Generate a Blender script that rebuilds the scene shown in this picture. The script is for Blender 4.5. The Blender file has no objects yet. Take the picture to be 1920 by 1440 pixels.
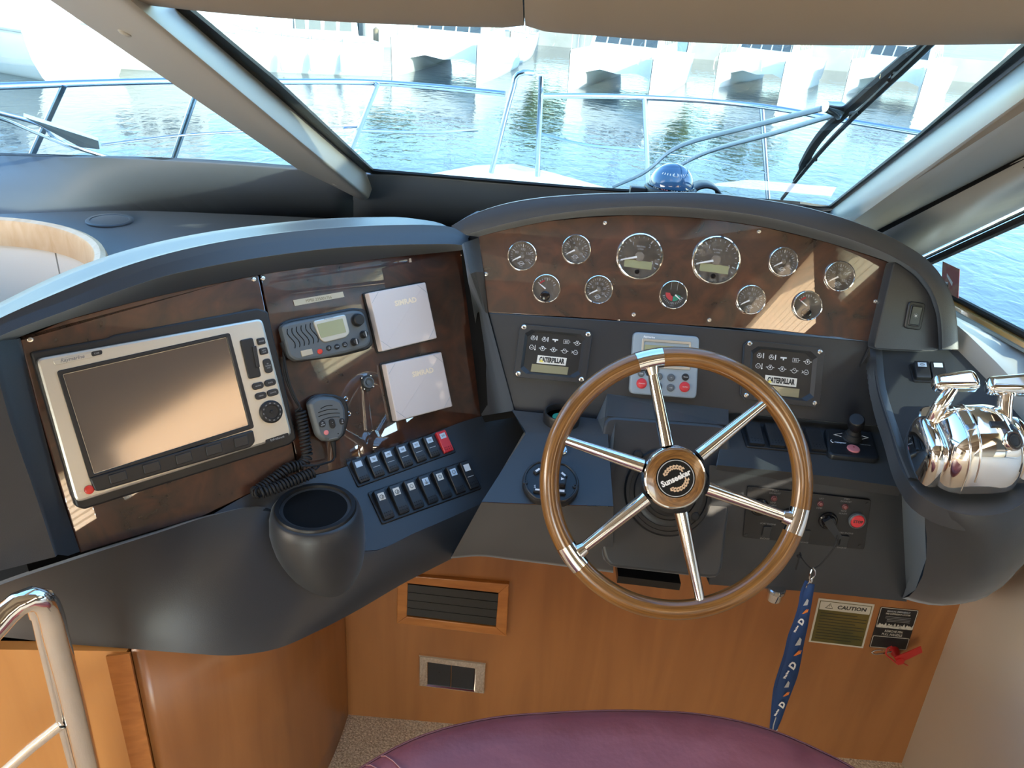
import bpy, bmesh, math, random
from math import sin, cos, tan, radians, pi, sqrt, atan2
from mathutils import Vector, Matrix
random.seed(7)
S = bpy.context.scene
COL = S.collection
V = Vector

# ------------------------------------------------------------------ camera
FPX, PITCH, ROLL = 1450.0, radians(27.5), radians(5.0)
EYE = V((0, 0, 1.6))
_F = V((0, cos(PITCH), -sin(PITCH))); _X = V((1, 0, 0)); _D0 = V((0, -sin(PITCH), -cos(PITCH)))
_D = _D0*cos(ROLL) + _X*sin(ROLL); _R = _X*cos(ROLL) - _D0*sin(ROLL)
cd = bpy.data.cameras.new('camera'); cam = bpy.data.objects.new('camera', cd); COL.objects.link(cam)
cd.sensor_width = 36; cd.lens = FPX/1920*36; cd.clip_start = .02; cd.clip_end = 900
cam.matrix_world = Matrix(((_R.x, -_D.x, -_F.x, EYE.x), (_R.y, -_D.y, -_F.y, EYE.y), (_R.z, -_D.z, -_F.z, EYE.z), (0, 0, 0, 1)))
S.camera = cam

# ------------------------------------------------------------------ sky, sun, added cabin fills, exposure
SUN_DIR = V((.70, -.58, .40)).normalized()
wd = bpy.data.worlds.new('sky'); S.world = wd; wd.use_nodes = True
nt = wd.node_tree; bg = nt.nodes['Background']
sk = nt.nodes.new('ShaderNodeTexSky'); sk.sky_type = 'NISHITA'; sk.sun_disc = False
sk.sun_elevation = math.asin(SUN_DIR.z); sk.sun_rotation = atan2(SUN_DIR.x, SUN_DIR.y)
sk.air_density = 1.2; sk.dust_density = .7; sk.ozone_density = 3.0
nt.links.new(sk.outputs[0], bg.inputs[0]); bg.inputs[1].default_value = 1.35
sl = bpy.data.lights.new('sun', 'SUN'); so = bpy.data.objects.new('sun', sl); COL.objects.link(so)
sl.energy = 11; sl.color = (1, .86, .66); sl.angle = radians(.6)
so.rotation_euler = SUN_DIR.to_track_quat('Z', 'Y').to_euler()
def area(name, loc, look, sx, sy, power, col):
    l = bpy.data.lights.new(name, 'AREA'); l.shape = 'RECTANGLE'; l.size = sx; l.size_y = sy; l.energy = power; l.color = col
    o = bpy.data.objects.new(name, l); COL.objects.link(o); o.location = loc
    o.rotation_euler = (V(look)-V(loc)).to_track_quat('-Z', 'Y').to_euler(); return o
area('aft_fill', (-.6, -2.75, 1.2), (.2, 1.0, .6), 1.1, 1.1, 9, (1, .86, .68))  # added fill lamp behind the camera, lifts the whole cabin
area('port_fill', (-2.5, -.2, 1.38), (.95, .8, .5), 2.2, .6, 50, (1, .90, .76))  # added fill for the starboard wall and wood; the port side is closed
area('ceiling_fill', (-.6, -2.2, 1.93), (-.6, -2.0, 0), 1.2, .7, 10, (1, .88, .72))  # added warm fill under the aft ceiling, no fitting there
vs = S.view_settings; vs.view_transform = 'Standard'; vs.look = 'None'; vs.gamma = 1; vs.use_curve_mapping = False; vs.exposure = .45
S.render.film_transparent = False

# ------------------------------------------------------------------ planes: a pixel of the 1920x1440 frame to a point
def ray(px, py): return _F*FPX + _R*(px-960) + _D*(py-720)
class Pl:
    def __init__(s, O, yaw=0, tilt=0, axes=None):
        s.O = V(O)
        if axes: s.u, s.v, s.n = axes
        else:
            a, t = radians(yaw), radians(tilt)
            s.n = V((sin(a), -cos(a), 0))*cos(t) + V((0, 0, sin(t)))
            s.u = V((cos(a), sin(a), 0)); s.v = s.n.cross(s.u)
    def hit(s, px, py, off=0):
        d = ray(px, py); t = ((s.O + s.n*off - EYE).dot(s.n))/d.dot(s.n); return EYE + d*t
    def uv(s, px, py, off=0):
        q = s.hit(px, py, off) - s.O; return (q.dot(s.u), q.dot(s.v))
    def at(s, px, py, off=0, rot=0):
        u, v = s.u, s.v
        if rot:
            r = radians(rot); u, v = u*cos(r)+v*sin(r), v*cos(r)-u*sin(r)
        return Pl(s.hit(px, py, off), axes=(u, v, s.n))
    def off(s, d): return Pl(s.O + s.n*d, axes=(s.u, s.v, s.n))
    def P(s, u, v, n=0): return s.O + s.u*u + s.v*v + s.n*n
    def mat(s):
        return Matrix(((s.u.x, s.v.x, s.n.x, s.O.x), (s.u.y, s.v.y, s.n.y, s.O.y), (s.u.z, s.v.z, s.n.z, s.O.z), (0, 0, 0, 1)))
def hz(px, py, z): d = ray(px, py); return EYE + d*((z-EYE.z)/d.z)
def hy(px, py, y): d = ray(px, py); return EYE + d*(y/d.y)
def hx(px, py, x): d = ray(px, py); return EYE + d*(x/d.x)

LP = Pl((-.636, .925, .85), 41, 26)          # burr panel of the left wing
CP = Pl((0, 1.3, .926), 0, 25)               # lower centre panel
GP = Pl(CP.hit(1250, 608), 0, 22)            # gauge panel
HL = GP.off(.05)                             # front of the hood lip
LH = LP.off(.045)                            # front of the left lip
LG = Pl(LP.hit(700, 855), 41, 57)            # switch ledge of the wing
CL = Pl((0, 1.283, .888), 0, 85)             # right ledge
LL = Pl(hz(1040, 812, .888), 0, 74)          # left sloping ledge
PF = Pl((0, 1.23, .926), 0, 34)              # steering housing face
CF = Pl(CL.hit(1450, 880), 0, -6)            # console front
_n = Matrix.Rotation(radians(-11), 3, 'Y') @ V((0, -cos(radians(73)), sin(radians(73)))); _u = (V((1, 0, 0))-_n*_n.x).normalized()
RP = Pl((.62, 1.36, 1.034), axes=(_u, _n.cross(_u), _n))   # throttle pod top, falling towards the wheel
def zrp(x, y): return RP.O.z-((x-RP.O.x)*_n.x+(y-RP.O.y)*_n.y)/_n.z
WS = Pl((0, 1.95, 1.13), 0, -67.6)           # windscreen
BW = Pl((0, 1.25, 0), 0, 0)                  # wood wall below
WH = Pl(EYE + _F*1.19, axes=(_X.copy(), (-_D0).copy(), (-_F).copy()))  # wheel plane
WALLX = .95
FLOORZ = hy(655, 1340, 1.25).z
WATERZ = -2.6
DECKZ = .38

# ------------------------------------------------------------------ materials
def mk(name, col, rough=.5, metal=0, spec=.5, coat=0, coat_rough=.03, bump=None, var=None, emit=None, trans=0, stretch=None, sheen=0):
    m = bpy.data.materials.new(name); m.use_nodes = True; t = m.node_tree; b = t.nodes['Principled BSDF']
    b.inputs['Base Color'].default_value = (*col, 1); b.inputs['Roughness'].default_value = rough; b.inputs['Metallic'].default_value = metal
    b.inputs['Sheen Weight'].default_value = sheen; b.inputs['Sheen Roughness'].default_value = .45; b.inputs['Sheen Tint'].default_value = (.82, .92, 1, 1)
    b.inputs['Specular IOR Level'].default_value = spec; b.inputs['Coat Weight'].default_value = coat; b.inputs['Coat Roughness'].default_value = coat_rough
    tc = t.nodes.new('ShaderNodeTexCoord'); src = tc.outputs['Object']
    if stretch:
        mp = t.nodes.new('ShaderNodeMapping'); mp.inputs['Scale'].default_value = stretch; t.links.new(src, mp.inputs[0]); src = mp.outputs[0]
    if var:  # (scale, col2, detail, distortion, lo, hi)
        n = t.nodes.new('ShaderNodeTexNoise'); n.inputs['Scale'].default_value = var[0]; n.inputs['Detail'].default_value = var[2]; n.inputs['Distortion'].default_value = var[3]
        t.links.new(src, n.inputs[0])
        r = t.nodes.new('ShaderNodeValToRGB'); r.color_ramp.elements[0].position = var[4]; r.color_ramp.elements[1].position = var[5]
        r.color_ramp.elements[0].color = (*col, 1); r.color_ramp.elements[1].color = (*var[1], 1)
        t.links.new(n.outputs[0], r.inputs[0]); t.links.new(r.outputs[0], b.inputs['Base Color'])
    if bump:  # (scale, strength, distance)
        n = t.nodes.new('ShaderNodeTexNoise'); n.inputs['Scale'].default_value = bump[0]; n.inputs['Detail'].default_value = 4
        t.links.new(src, n.inputs[0]); bp = t.nodes.new('ShaderNodeBump'); bp.inputs['Strength'].default_value = bump[1]; bp.inputs['Distance'].default_value = bump[2]
        t.links.new(n.outputs[0], bp.inputs['Height']); t.links.new(bp.outputs[0], b.inputs['Normal'])
    if emit: b.inputs['Emission Color'].default_value = (*emit[0], 1); b.inputs['Emission Strength'].default_value = emit[1]
    return m
M = {}
M['dash'] = mk('dash_moulding', (.014, .0155, .019), .44, sheen=.32, spec=.7, bump=(900, .25, .0006))
M['dash_flat'] = mk('dash_panel', (.014, .0145, .017), .46, sheen=.3, spec=.6, bump=(1200, .2, .0005))
M['black'] = mk('black_plastic', (.011, .011, .012), .42, spec=.5)
M['switch'] = mk('switch_plastic', (.016, .017, .019), .38, spec=.5, bump=(1500, .15, .0003))
M['gloss_black'] = mk('gloss_black', (.006, .006, .007), .12)
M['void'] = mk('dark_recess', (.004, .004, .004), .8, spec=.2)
M['grey'] = mk('grey_plastic', (.105, .118, .125), .48, bump=(1500, .12, .0003))
M['lightgrey'] = mk('light_grey_plastic', (.27, .33, .38), .42)
M['cover'] = mk('white_cover_plastic', (.68, .60, .57), .45)
M['silver'] = mk('satin_silver', (.58, .56, .50), .38, metal=.75, bump=(700, .05, .0003), stretch=(1, 8, 1))
M['chrome'] = mk('chrome', (.9, .89, .87), .06, metal=1)
M['steel'] = mk('steel', (.62, .64, .66), .16, metal=1)
M['steel_out'] = mk('rail_steel', (.50, .57, .66), .16, metal=1)
M['screw'] = mk('screw_steel', (.75, .73, .70), .25, metal=1)
M['burr'] = mk('burr_walnut', (.016, .0048, .0022), .4, coat=1, coat_rough=.012, var=(13, (.088, .024, .0085), 10, 1.6, .34, .70))
M['burr'].node_tree.nodes['Principled BSDF'].inputs['Coat IOR'].default_value = 2.1
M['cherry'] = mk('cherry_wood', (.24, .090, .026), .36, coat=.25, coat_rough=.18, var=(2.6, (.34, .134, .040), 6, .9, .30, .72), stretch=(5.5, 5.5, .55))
M['cherry_frame'] = mk('cherry_frame', (.34, .115, .022), .38, coat=.2, coat_rough=.2, var=(14, (.45, .17, .04), 4, .4, .3, .7), stretch=(1, 5, 5))
M['maple'] = mk('pale_wood', (.62, .36, .18), .45, var=(12, (.72, .48, .28), 5, .7, .3, .7), stretch=(3, 3, 1))
M['rim'] = mk('wheel_wood', (.135, .052, .010), .3, coat=.6, coat_rough=.08, var=(11, (.24, .105, .022), 4, .2, .35, .65))
M['cream'] = mk('cream_vinyl', (.56, .50, .41), .5, bump=(420, .1, .0006))
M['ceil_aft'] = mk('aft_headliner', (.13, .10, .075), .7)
M['cream_light'] = mk('cream_trim', (.36, .35, .315), .42, bump=(500, .06, .0005))
M['lining'] = mk('wall_lining', (.86, .84, .76), .55, bump=(260, .1, .0008))
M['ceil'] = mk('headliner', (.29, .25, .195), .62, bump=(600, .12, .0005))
M['leather'] = mk('plum_leather', (.25, .066, .074), .36, spec=.5, bump=(38, .30, .004), var=(9, (.33, .10, .11), 5, .6, .35, .7))
M['thread'] = mk('seam_thread', (.36, .18, .19), .7)
M['carpet'] = mk('carpet', (.40, .31, .22), .95, spec=.1, var=(230, (.80, .68, .52), 3, .3, .36, .66), bump=(240, .7, .004))
M['white'] = mk('white_gelcoat', (.80, .81, .80), .3)
M['white_paint'] = mk('white_print', (.78, .79, .80), .5)
M['print_grey'] = mk('grey_print', (.42, .43, .44), .5)
M['print_dim'] = mk('dim_print', (.22, .22, .22), .5)
M['emboss_shine'] = mk('embossed_letter_shine', (.95, .80, .60), .3)  # flat letters, the highlight of the embossing put into the cream
M['legend'] = mk('legend_sky_tint', (.55, .68, .80), .4)  # blue of the reflected sky put into the legend colour
M['legend_w'] = mk('legend_white', (.72, .71, .66), .4)
M['red'] = mk('red_plastic', (.62, .035, .045), .38)
M['orange_red'] = mk('red_button', (.72, .05, .03), .35)
M['pink'] = mk('pink_button', (.80, .24, .24), .4)
M['red_tag'] = mk('red_tag', (.42, .012, .012), .3, coat=.4)
M['lcd'] = mk('lcd_green_grey', (.33, .34, .20), .2, coat=.6)
M['lcd2'] = mk('lcd_olive', (.25, .235, .145), .25, coat=.5)
M['dial'] = mk('gauge_dial', (.21, .178, .145), .45, spec=.4)
M['dial_black'] = mk('dial_black', (.10, .088, .074), .5)
M['green'] = mk('dial_green', (.03, .30, .19), .5)
M['dial_red'] = mk('dial_red', (.48, .04, .05), .5)
M['yellow'] = mk('yellow_print', (.75, .62, .12), .5)
M['blue_web'] = mk('blue_webbing', (.008, .045, .16), .65, bump=(1600, .3, .0005))
M['orange'] = mk('orange_print', (.75, .22, .03), .5)
M['olive'] = mk('gold_foil', (.13, .092, .016), .45, var=(9, (.05, .052, .012), 2, .3, .35, .7))
M['paper'] = mk('label_paper', (.50, .47, .40), .55)
M['dark_text'] = mk('dark_text', (.02, .02, .02), .5)
M['tape'] = mk('label_tape', (.50, .43, .31), .4)
M['rubber'] = mk('black_rubber', (.008, .008, .009), .65)
M['frit'] = mk('black_glass_edge', (.006, .006, .007), .45)
M['window_dark'] = mk('tinted_window', (.07, .09, .10), .15)
M['blind'] = mk('pleated_blind', (.78, .60, .43), .7)
def _tl():
    t = M['blind'].node_tree; b = t.nodes['Principled BSDF']; o = t.nodes['Material Output']; tl = t.nodes.new('ShaderNodeBsdfTranslucent'); tl.inputs[0].default_value = (.95, .74, .52, 1)
    mx = t.nodes.new('ShaderNodeMixShader'); mx.inputs[0].default_value = .75; t.links.new(b.outputs[0], mx.inputs[1]); t.links.new(tl.outputs[0], mx.inputs[2]); t.links.new(mx.outputs[0], o.inputs[0])
_tl()
M['slate'] = mk('slate_vinyl', (.10, .118, .135), .5, bump=(900, .2, .0005))
M['tan'] = mk('tan_upholstery', (.62, .44, .29), .6)
M['locker'] = mk('dark_locker_wood', (.045, .024, .014), .45)
M['well_lining'] = mk('stairwell_lining', (.80, .70, .60), .45)
M['badge'] = mk('badge_black', (.007, .007, .007), .6, spec=.2)
M['timber'] = mk('dock_timber', (.24, .17, .10), .85, var=(3, (.34, .27, .18), 4, .3, .3, .7))
M['leaf'] = mk('tree_leaves', (.10, .16, .03), .8, var=(1.4, (.24, .27, .06), 4, 0, .35, .7))
M['quay'] = mk('quay_stone', (.34, .33, .29), .9, var=(.6, (.46, .44, .38), 5, 0, .3, .7))
M['hull'] = mk('boat_gelcoat', (.78, .80, .78), .28, coat=.3)
M['hull_shade'] = mk('boat_stripe', (.40, .43, .42), .35)
M['canvas'] = mk('blue_canvas', (.22, .42, .55), .7)
M['screen'] = mk('display_glass', (.20, .165, .14), .11, metal=.55, spec=.8, coat=.5, coat_rough=.04)
def mk_glass(name, tint, refl=1.0):
    m = bpy.data.materials.new(name); m.use_nodes = True; t = m.node_tree; t.nodes.clear()
    o = t.nodes.new('ShaderNodeOutputMaterial'); tr = t.nodes.new('ShaderNodeBsdfTransparent'); tr.inputs[0].default_value = (*tint, 1)
    g = t.nodes.new('ShaderNodeBsdfGlossy'); g.inputs['Roughness'].default_value = .01; g.inputs[0].default_value = (refl, refl, refl, 1)
    f = t.nodes.new('ShaderNodeFresnel'); f.inputs[0].default_value = 1.45; mx = t.nodes.new('ShaderNodeMixShader')
    ge = t.nodes.new('ShaderNodeNewGeometry'); ma = t.nodes.new('ShaderNodeMath'); ma.operation = 'MULTIPLY_ADD'; ma.inputs[1].default_value = -1; ma.inputs[2].default_value = 1
    t.links.new(ge.outputs['Backfacing'], ma.inputs[0]); mm = t.nodes.new('ShaderNodeMath'); mm.operation = 'MULTIPLY'; t.links.new(ma.outputs[0], mm.inputs[0]); t.links.new(f.outputs[0], mm.inputs[1])
    t.links.new(mm.outputs[0], mx.inputs[0]); t.links.new(tr.outputs[0], mx.inputs[1]); t.links.new(g.outputs[0], mx.inputs[2]); t.links.new(mx.outputs[0], o.inputs[0])
    return m
M['glass'] = mk_glass('window_glass', (.66, .74, .755), .42)
M['lens'] = mk_glass('gauge_lens', (.97, .97, .97))
def mk_water():
    m = mk('sea_water', (.035, .055, .058), .07, spec=.5); t = m.node_tree; b = t.nodes['Principled BSDF']
    tc = t.nodes['Texture Coordinate']; mp = t.nodes.new('ShaderNodeMapping'); mp.inputs['Scale'].default_value = (1, .75, 1); t.links.new(tc.outputs['Object'], mp.inputs[0])
    n1 = t.nodes.new('ShaderNodeTexNoise'); n1.inputs['Scale'].default_value = 2.6; n1.inputs['Detail'].default_value = 3; n1.inputs['Distortion'].default_value = .5
    n2 = t.nodes.new('ShaderNodeTexNoise'); n2.inputs['Scale'].default_value = .5; n2.inputs['Detail'].default_value = 2
    for n in (n1, n2): t.links.new(mp.outputs[0], n.inputs[0])
    ad = t.nodes.new('ShaderNodeMath'); ad.operation = 'MULTIPLY_ADD'; ad.inputs[1].default_value = 1.6
    t.links.new(n2.outputs[0], ad.inputs[0]); t.links.new(n1.outputs[0], ad.inputs[2])
    bp = t.nodes.new('ShaderNodeBump'); bp.inputs['Strength'].default_value = .16; bp.inputs['Distance'].default_value = .12
    t.links.new(ad.outputs[0], bp.inputs['Height']); t.links.new(bp.outputs[0], b.inputs['Normal'])
    return m
M['water'] = mk_water()

# ------------------------------------------------------------------ mesh helpers
MW = {}
def rrect(w, h, r, cx=0, cy=0, seg=4):
    r = min(r, w/2-1e-6, h/2-1e-6); out = []
    for (sx, sy, a0) in ((1, 1, 0), (-1, 1, 90), (-1, -1, 180), (1, -1, 270)):
        ox, oy = cx+sx*(w/2-r), cy+sy*(h/2-r)
        if r < 1e-5: out.append((ox, oy)); continue
        for i in range(seg+1):
            a = radians(a0+90*i/seg); out.append((ox+r*cos(a), oy+r*sin(a)))
    return out
def circ(r, cx=0, cy=0, n=24, ry=None): return [(cx+r*cos(2*pi*i/n), cy+(ry or r)*sin(2*pi*i/n)) for i in range(n)]
def area2(p): return sum(p[i][0]*p[(i+1) % len(p)][1]-p[(i+1) % len(p)][0]*p[i][1] for i in range(len(p)))/2
def inset(p, d):
    n = len(p); out = []
    for i in range(n):
        a, b, c = p[i-1], p[i], p[(i+1) % n]
        e1 = V((b[0]-a[0], b[1]-a[1])); e2 = V((c[0]-b[0], c[1]-b[1]))
        if e1.length < 1e-9: e1 = e2
        if e2.length < 1e-9: e2 = e1
        n1 = V((-e1.y, e1.x)).normalized(); n2 = V((-e2.y, e2.x)).normalized()
        m = n1+n2; m = n1 if m.length < 1e-6 else m.normalized()
        k = d/max(.35, m.dot(n1)); out.append((b[0]+m.x*k, b[1]+m.y*k))
    return out
def rounded(p, r, seg=3):
    "round the corners of a 2d polygon"
    n = len(p); out = []
    for i in range(n):
        a, b, c = V(p[i-1]), V(p[i]), V(p[(i+1) % n]); e1 = (a-b); e2 = (c-b)
        k = min(r, e1.length*.45, e2.length*.45); s, e = b+e1.normalized()*k, b+e2.normalized()*k
        for j in range(seg+1):
            t = j/seg; q = s*(1-t)**2 + b*2*t*(1-t) + e*t*t; out.append((q.x, q.y))
    return out
def spline(pts, n, closed=False):
    "resample a polyline of tuples or Vectors with a centripetal-like Catmull-Rom"
    P = [V(p) for p in pts]; m = len(P); segs = m if closed else m-1
    L = [0]
    for i in range(segs): L.append(L[-1]+(P[(i+1) % m]-P[i]).length)
    out = []
    for k in range(n):
        s = L[-1]*k/(n if closed else n-1); i = 0
        while i < segs-1 and L[i+1] < s: i += 1
        d = L[i+1]-L[i]; t = 0 if d < 1e-12 else (s-L[i])/d
        p1, p2 = P[i], P[(i+1) % m]
        p0 = P[(i-1) % m] if (closed or i > 0) else p1*2-p2
        p3 = P[(i+2) % m] if (closed or i+2 < m) else p2*2-p1
        l0, l1, l2 = max((p1-p0).length, 1e-9), max(d, 1e-9), max((p3-p2).length, 1e-9)
        m1 = ((p1-p0)*(l1/l0) + (p2-p1)*(l0/l1))*(l1/(l0+l1))
        m2 = ((p2-p1)*(l2/l1) + (p3-p2)*(l1/l2))*(l1/(l1+l2))
        t2, t3 = t*t, t*t*t
        out.append(p1*(2*t3-3*t2+1)+m1*(t3-2*t2+t)+p2*(-2*t3+3*t2)+m2*(t3-t2))
    return out
class MB:
    def __init__(s): s.v = []; s.f = []
    def add(s, vs, fs):
        o = len(s.v); s.v += [V(v) for v in vs]; s.f += [tuple(i+o for i in f) for f in fs]; return s
    def prism(s, pts, z0, z1, bev=0, bev2=None, seg=2, bottom=True):
        p = list(pts)
        if area2(p) < 0: p.reverse()
        n = len(p); rings = [(p, z0)]
        if bev > 0:
            for i in range(seg+1):
                a = pi/2*i/seg; rings.append((inset(p, (bev2 or bev)*(1-cos(a))), z1-bev+bev*sin(a)))
        else: rings.append((p, z1))
        vs = []; fs = []
        for q, z in rings: vs += [(x, y, z) for x, y in q]
        for r in range(len(rings)-1):
            for i in range(n): j = (i+1) % n; fs.append((r*n+i, r*n+j, (r+1)*n+j, (r+1)*n+i))
        fs.append(tuple((len(rings)-1)*n+i for i in range(n)))
        if bottom: fs.append(tuple(reversed(range(n))))
        return s.add(vs, fs)
    def frame(s, outer, inner, z0, z1, bev=0):
        "a plate with a hole; outer and inner have the same number of points"
        if area2(outer) < 0: outer = outer[::-1]
        if area2(inner) < 0: inner = inner[::-1]
        n = len(outer); o2 = inset(outer, bev); i2 = inset(inner, -bev)
        R = [(outer, z0), (outer, z1-bev), (o2, z1), (i2, z1), (inner, z1-bev), (inner, z0)]
        vs = []; fs = []
        for q, z in R: vs += [(x, y, z) for x, y in q]
        for r in range(6):
            a, b = r, (r+1) % 6
            for i in range(n): j = (i+1) % n; fs.append((a*n+i, a*n+j, b*n+j, b*n+i))
        return s.add(vs, fs)
    def box(s, cx, cy, z0, w, h, d, bev=0, r=0, seg=2):
        return s.prism(rrect(w, h, r, cx, cy, 3) if r else [(cx-w/2, cy-h/2), (cx+w/2, cy-h/2), (cx+w/2, cy+h/2), (cx-w/2, cy+h/2)], z0, z0+d, bev, seg=seg)
    def lathe(s, prof, cx=0, cy=0, n=24, mat=None, cap=True):
        vs = []; fs = []; k = len(prof)
        for i in range(n):
            a = 2*pi*i/n
            for r, z in prof: vs.append(V((cx+r*cos(a), cy+r*sin(a), z)))
        for i in range(n):
            j = (i+1) % n
            for q in range(k-1): fs.append((i*k+q, j*k+q, j*k+q+1, i*k+q+1))
        if cap and prof[0][0] > 1e-6: fs.append(tuple(i*k for i in reversed(range(n))))
        if cap and prof[-1][0] > 1e-6: fs.append(tuple(i*k+k-1 for i in range(n)))
        if mat: vs = [mat @ v for v in vs]
        return s.add(vs, fs)
    def tube(s, path, r, n=8, closed=False, caps=True, flat=None):
        P = [V(p) for p in path]; m = len(P); vs = []; fs = []
        T = []
        for i in range(m):
            a = P[(i-1) % m] if (closed or i) else P[i]; b = P[(i+1) % m] if (closed or i < m-1) else P[i]
            T.append((b-a).normalized() if (b-a).length > 1e-9 else V((0, 0, 1)))
        ref = V((0, 0, 1)) if abs(T[0].z) < .9 else V((1, 0, 0)); N = (ref-T[0]*ref.dot(T[0])).normalized()
        for i in range(m):
            N = (N-T[i]*N.dot(T[i])).normalized(); B = T[i].cross(N); rr = r[i] if isinstance(r, (list, tuple)) else r
            for k in range(n):
                a = 2*pi*k/n; vs.append(P[i]+N*(rr*cos(a))+B*(rr*sin(a)*(flat or 1)))
        for i in range(m if closed else m-1):
            j = (i+1) % m
            for k in range(n): q = (k+1) % n; fs.append((i*n+k, i*n+q, j*n+q, j*n+k))
        if caps and not closed: fs.append(tuple(reversed(range(n)))); fs.append(tuple((m-1)*n+k for k in range(n)))
        return s.add(vs, fs)
    def loft(s, rows, close_u=False):
        n = len(rows[0]); vs = [p for r in rows for p in r]; fs = []
        for i in range(len(rows)-1):
            for k in range(n if close_u else n-1):
                q = (k+1) % n; fs.append((i*n+k, i*n+q, (i+1)*n+q, (i+1)*n+k))
        return s.add(vs, fs)
    def quad(s, a, b, c, d): return s.add([a, b, c, d], [(0, 1, 2, 3)])
    def slab(s, pts, d):
        "a polygon of 3d points given thickness along vector d"
        n = len(pts); vs = list(pts)+[V(p)+V(d) for p in pts]
        fs = [tuple(range(n)), tuple(reversed(range(n, 2*n)))]+[((i+1) % n, i, n+i, n+(i+1) % n) for i in range(n)]
        return s.add(vs, fs)
    def ball(s, c, r, n=12, m=7, sq=(1, 1, 1), a0=0, a1=180):
        prof = []
        for i in range(m+1):
            a = radians(a1+(a0-a1)*i/m); prof.append((max(0, r*sin(a)) if 0 < i < m or True else 0, r*cos(a)))
        k = MB().lathe([(x if x > 1e-5 else 0, z) for x, z in prof], n=n)
        return s.add([V(c)+V((v.x*sq[0], v.y*sq[1], v.z*sq[2])) for v in k.v], k.f)
    def build(s, name, mat, parent=None, world=False, smooth=35, solid=0, sub=0):
        me = bpy.data.meshes.new(name)
        vs = s.v
        if world and parent is not None: inv = MW[parent].inverted(); vs = [inv @ v for v in vs]
        me.from_pydata([tuple(v) for v in vs], [], s.f); me.validate(clean_customdata=False)
        bm = bmesh.new(); bm.from_mesh(me); bmesh.ops.remove_doubles(bm, verts=bm.verts, dist=1e-6)
        bmesh.ops.recalc_face_normals(bm, faces=bm.faces)
        if solid:  # an open skin: its outside is the side that faces the helm
            Wm = MW[parent] if parent is not None else Matrix()
            if sum(f.calc_area()*(Wm.to_3x3() @ f.normal).dot((EYE-Wm @ f.calc_center_median()).normalized()) for f in bm.faces) < 0: bmesh.ops.reverse_faces(bm, faces=bm.faces)
        bm.to_mesh(me); bm.free()
        me.materials.append(M[mat] if isinstance(mat, str) else mat)
        if smooth:
            me.polygons.foreach_set('use_smooth', [True]*len(me.polygons))
            me.set_sharp_from_angle(angle=radians(smooth))
            big = [p for p in me.polygons if len(p.vertices) > 4]
            if big:  # flat caps keep their own normal
                at = me.attributes.get('sharp_edge') or me.attributes.new('sharp_edge', 'BOOLEAN', 'EDGE')
                lo = me.loops
                for p in big:
                    for l in p.loop_indices: at.data[lo[l].edge_index].value = True
        o = bpy.data.objects.new(name, me); COL.objects.link(o)
        if parent is not None: o.parent = parent
        MW[o] = (MW[parent] if parent is not None else Matrix())
        if solid:
            md = o.modifiers.new('thickness', 'SOLIDIFY'); md.thickness = solid; md.offset = -1
        if sub:
            md = o.modifiers.new('smooth', 'SUBSURF'); md.levels = sub; md.render_levels = sub
        return o
def thing(name, label, cat, frame=None, group=None, loc=None):
    o = bpy.data.objects.new(name, None); COL.objects.link(o); o.empty_display_size = .02
    m = frame.mat() if frame else Matrix.Translation(V(loc or (0, 0, 0)))
    o.matrix_world = m; MW[o] = m.copy(); o['label'] = label; o['category'] = cat
    if group: o['group'] = group
    return o
def tag(o, label, cat, group=None):
    o['label'] = label; o['category'] = cat
    if group: o['group'] = group
    return o
def struct(o): o['kind'] = 'structure'; return o
def lab(o, t): o['label'] = t; return o
def text(s, x, y, z, size, mat, parent, name='lettering', align='CENTER', rot=0, sx=1.0, shear=0, mw=None, bold=0):
    c = bpy.data.curves.new(name, 'FONT'); c.body = s; c.size = size; c.align_x = align; c.align_y = 'CENTER'; c.shear = shear; c.resolution_u = 2
    c.offset = bold
    to = bpy.data.objects.new('t', c); me = bpy.data.meshes.new_from_object(to); bpy.data.objects.remove(to); bpy.data.curves.remove(c)
    me.name = name; me.materials.clear(); me.materials.append(M[mat]); o = bpy.data.objects.new(name, me); COL.objects.link(o); o.parent = parent
    loc = Matrix.Translation(V((x, y, z))) @ Matrix.Rotation(radians(rot), 4, 'Z') @ Matrix.Diagonal((sx, 1, 1, 1))
    o.matrix_local = loc if mw is None else MW[parent].inverted() @ mw @ loc
    MW[o] = MW[parent]
    return o
def copy_tree(o, parent=None):
    c = o.copy(); COL.objects.link(c); MW[c] = MW.get(o, Matrix())
    if parent is not None: c.parent = parent
    for ch in list(o.children): copy_tree(ch, c)
    return c
def place(o, frame): o.matrix_world = frame.mat(); MW[o] = frame.mat(); return o

# ================================================================== THE SETTING
# floor, walls, ceiling of the cabin (only the forward part is in the frame; the rest is what the gloss reflects)
fl = MB().slab([V((-2.6, -3.0, FLOORZ)), V((1.05, -3.0, FLOORZ)), V((1.05, 1.5, FLOORZ)), V((-2.6, 1.5, FLOORZ))], V((0, 0, -.06)))
struct(fl.build('floor', 'carpet', smooth=0))
# carpet edge lip rounded at the foot of the cabinet
# starboard wall: lower lining, with a step in its lower part
X0 = WALLX
sw = MB().loft([[V((X0+.05, y, FLOORZ-.02)) for y in (-3, 2.2)], [V((X0+.02, y, .45)) for y in (-3, 2.2)], [V((X0, y, .8)) for y in (-3, 2.2)], [V((X0, y, 1.02)) for y in (-3, 2.2)]])
struct(sw.build('wall_right', 'lining', solid=.05))
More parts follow.
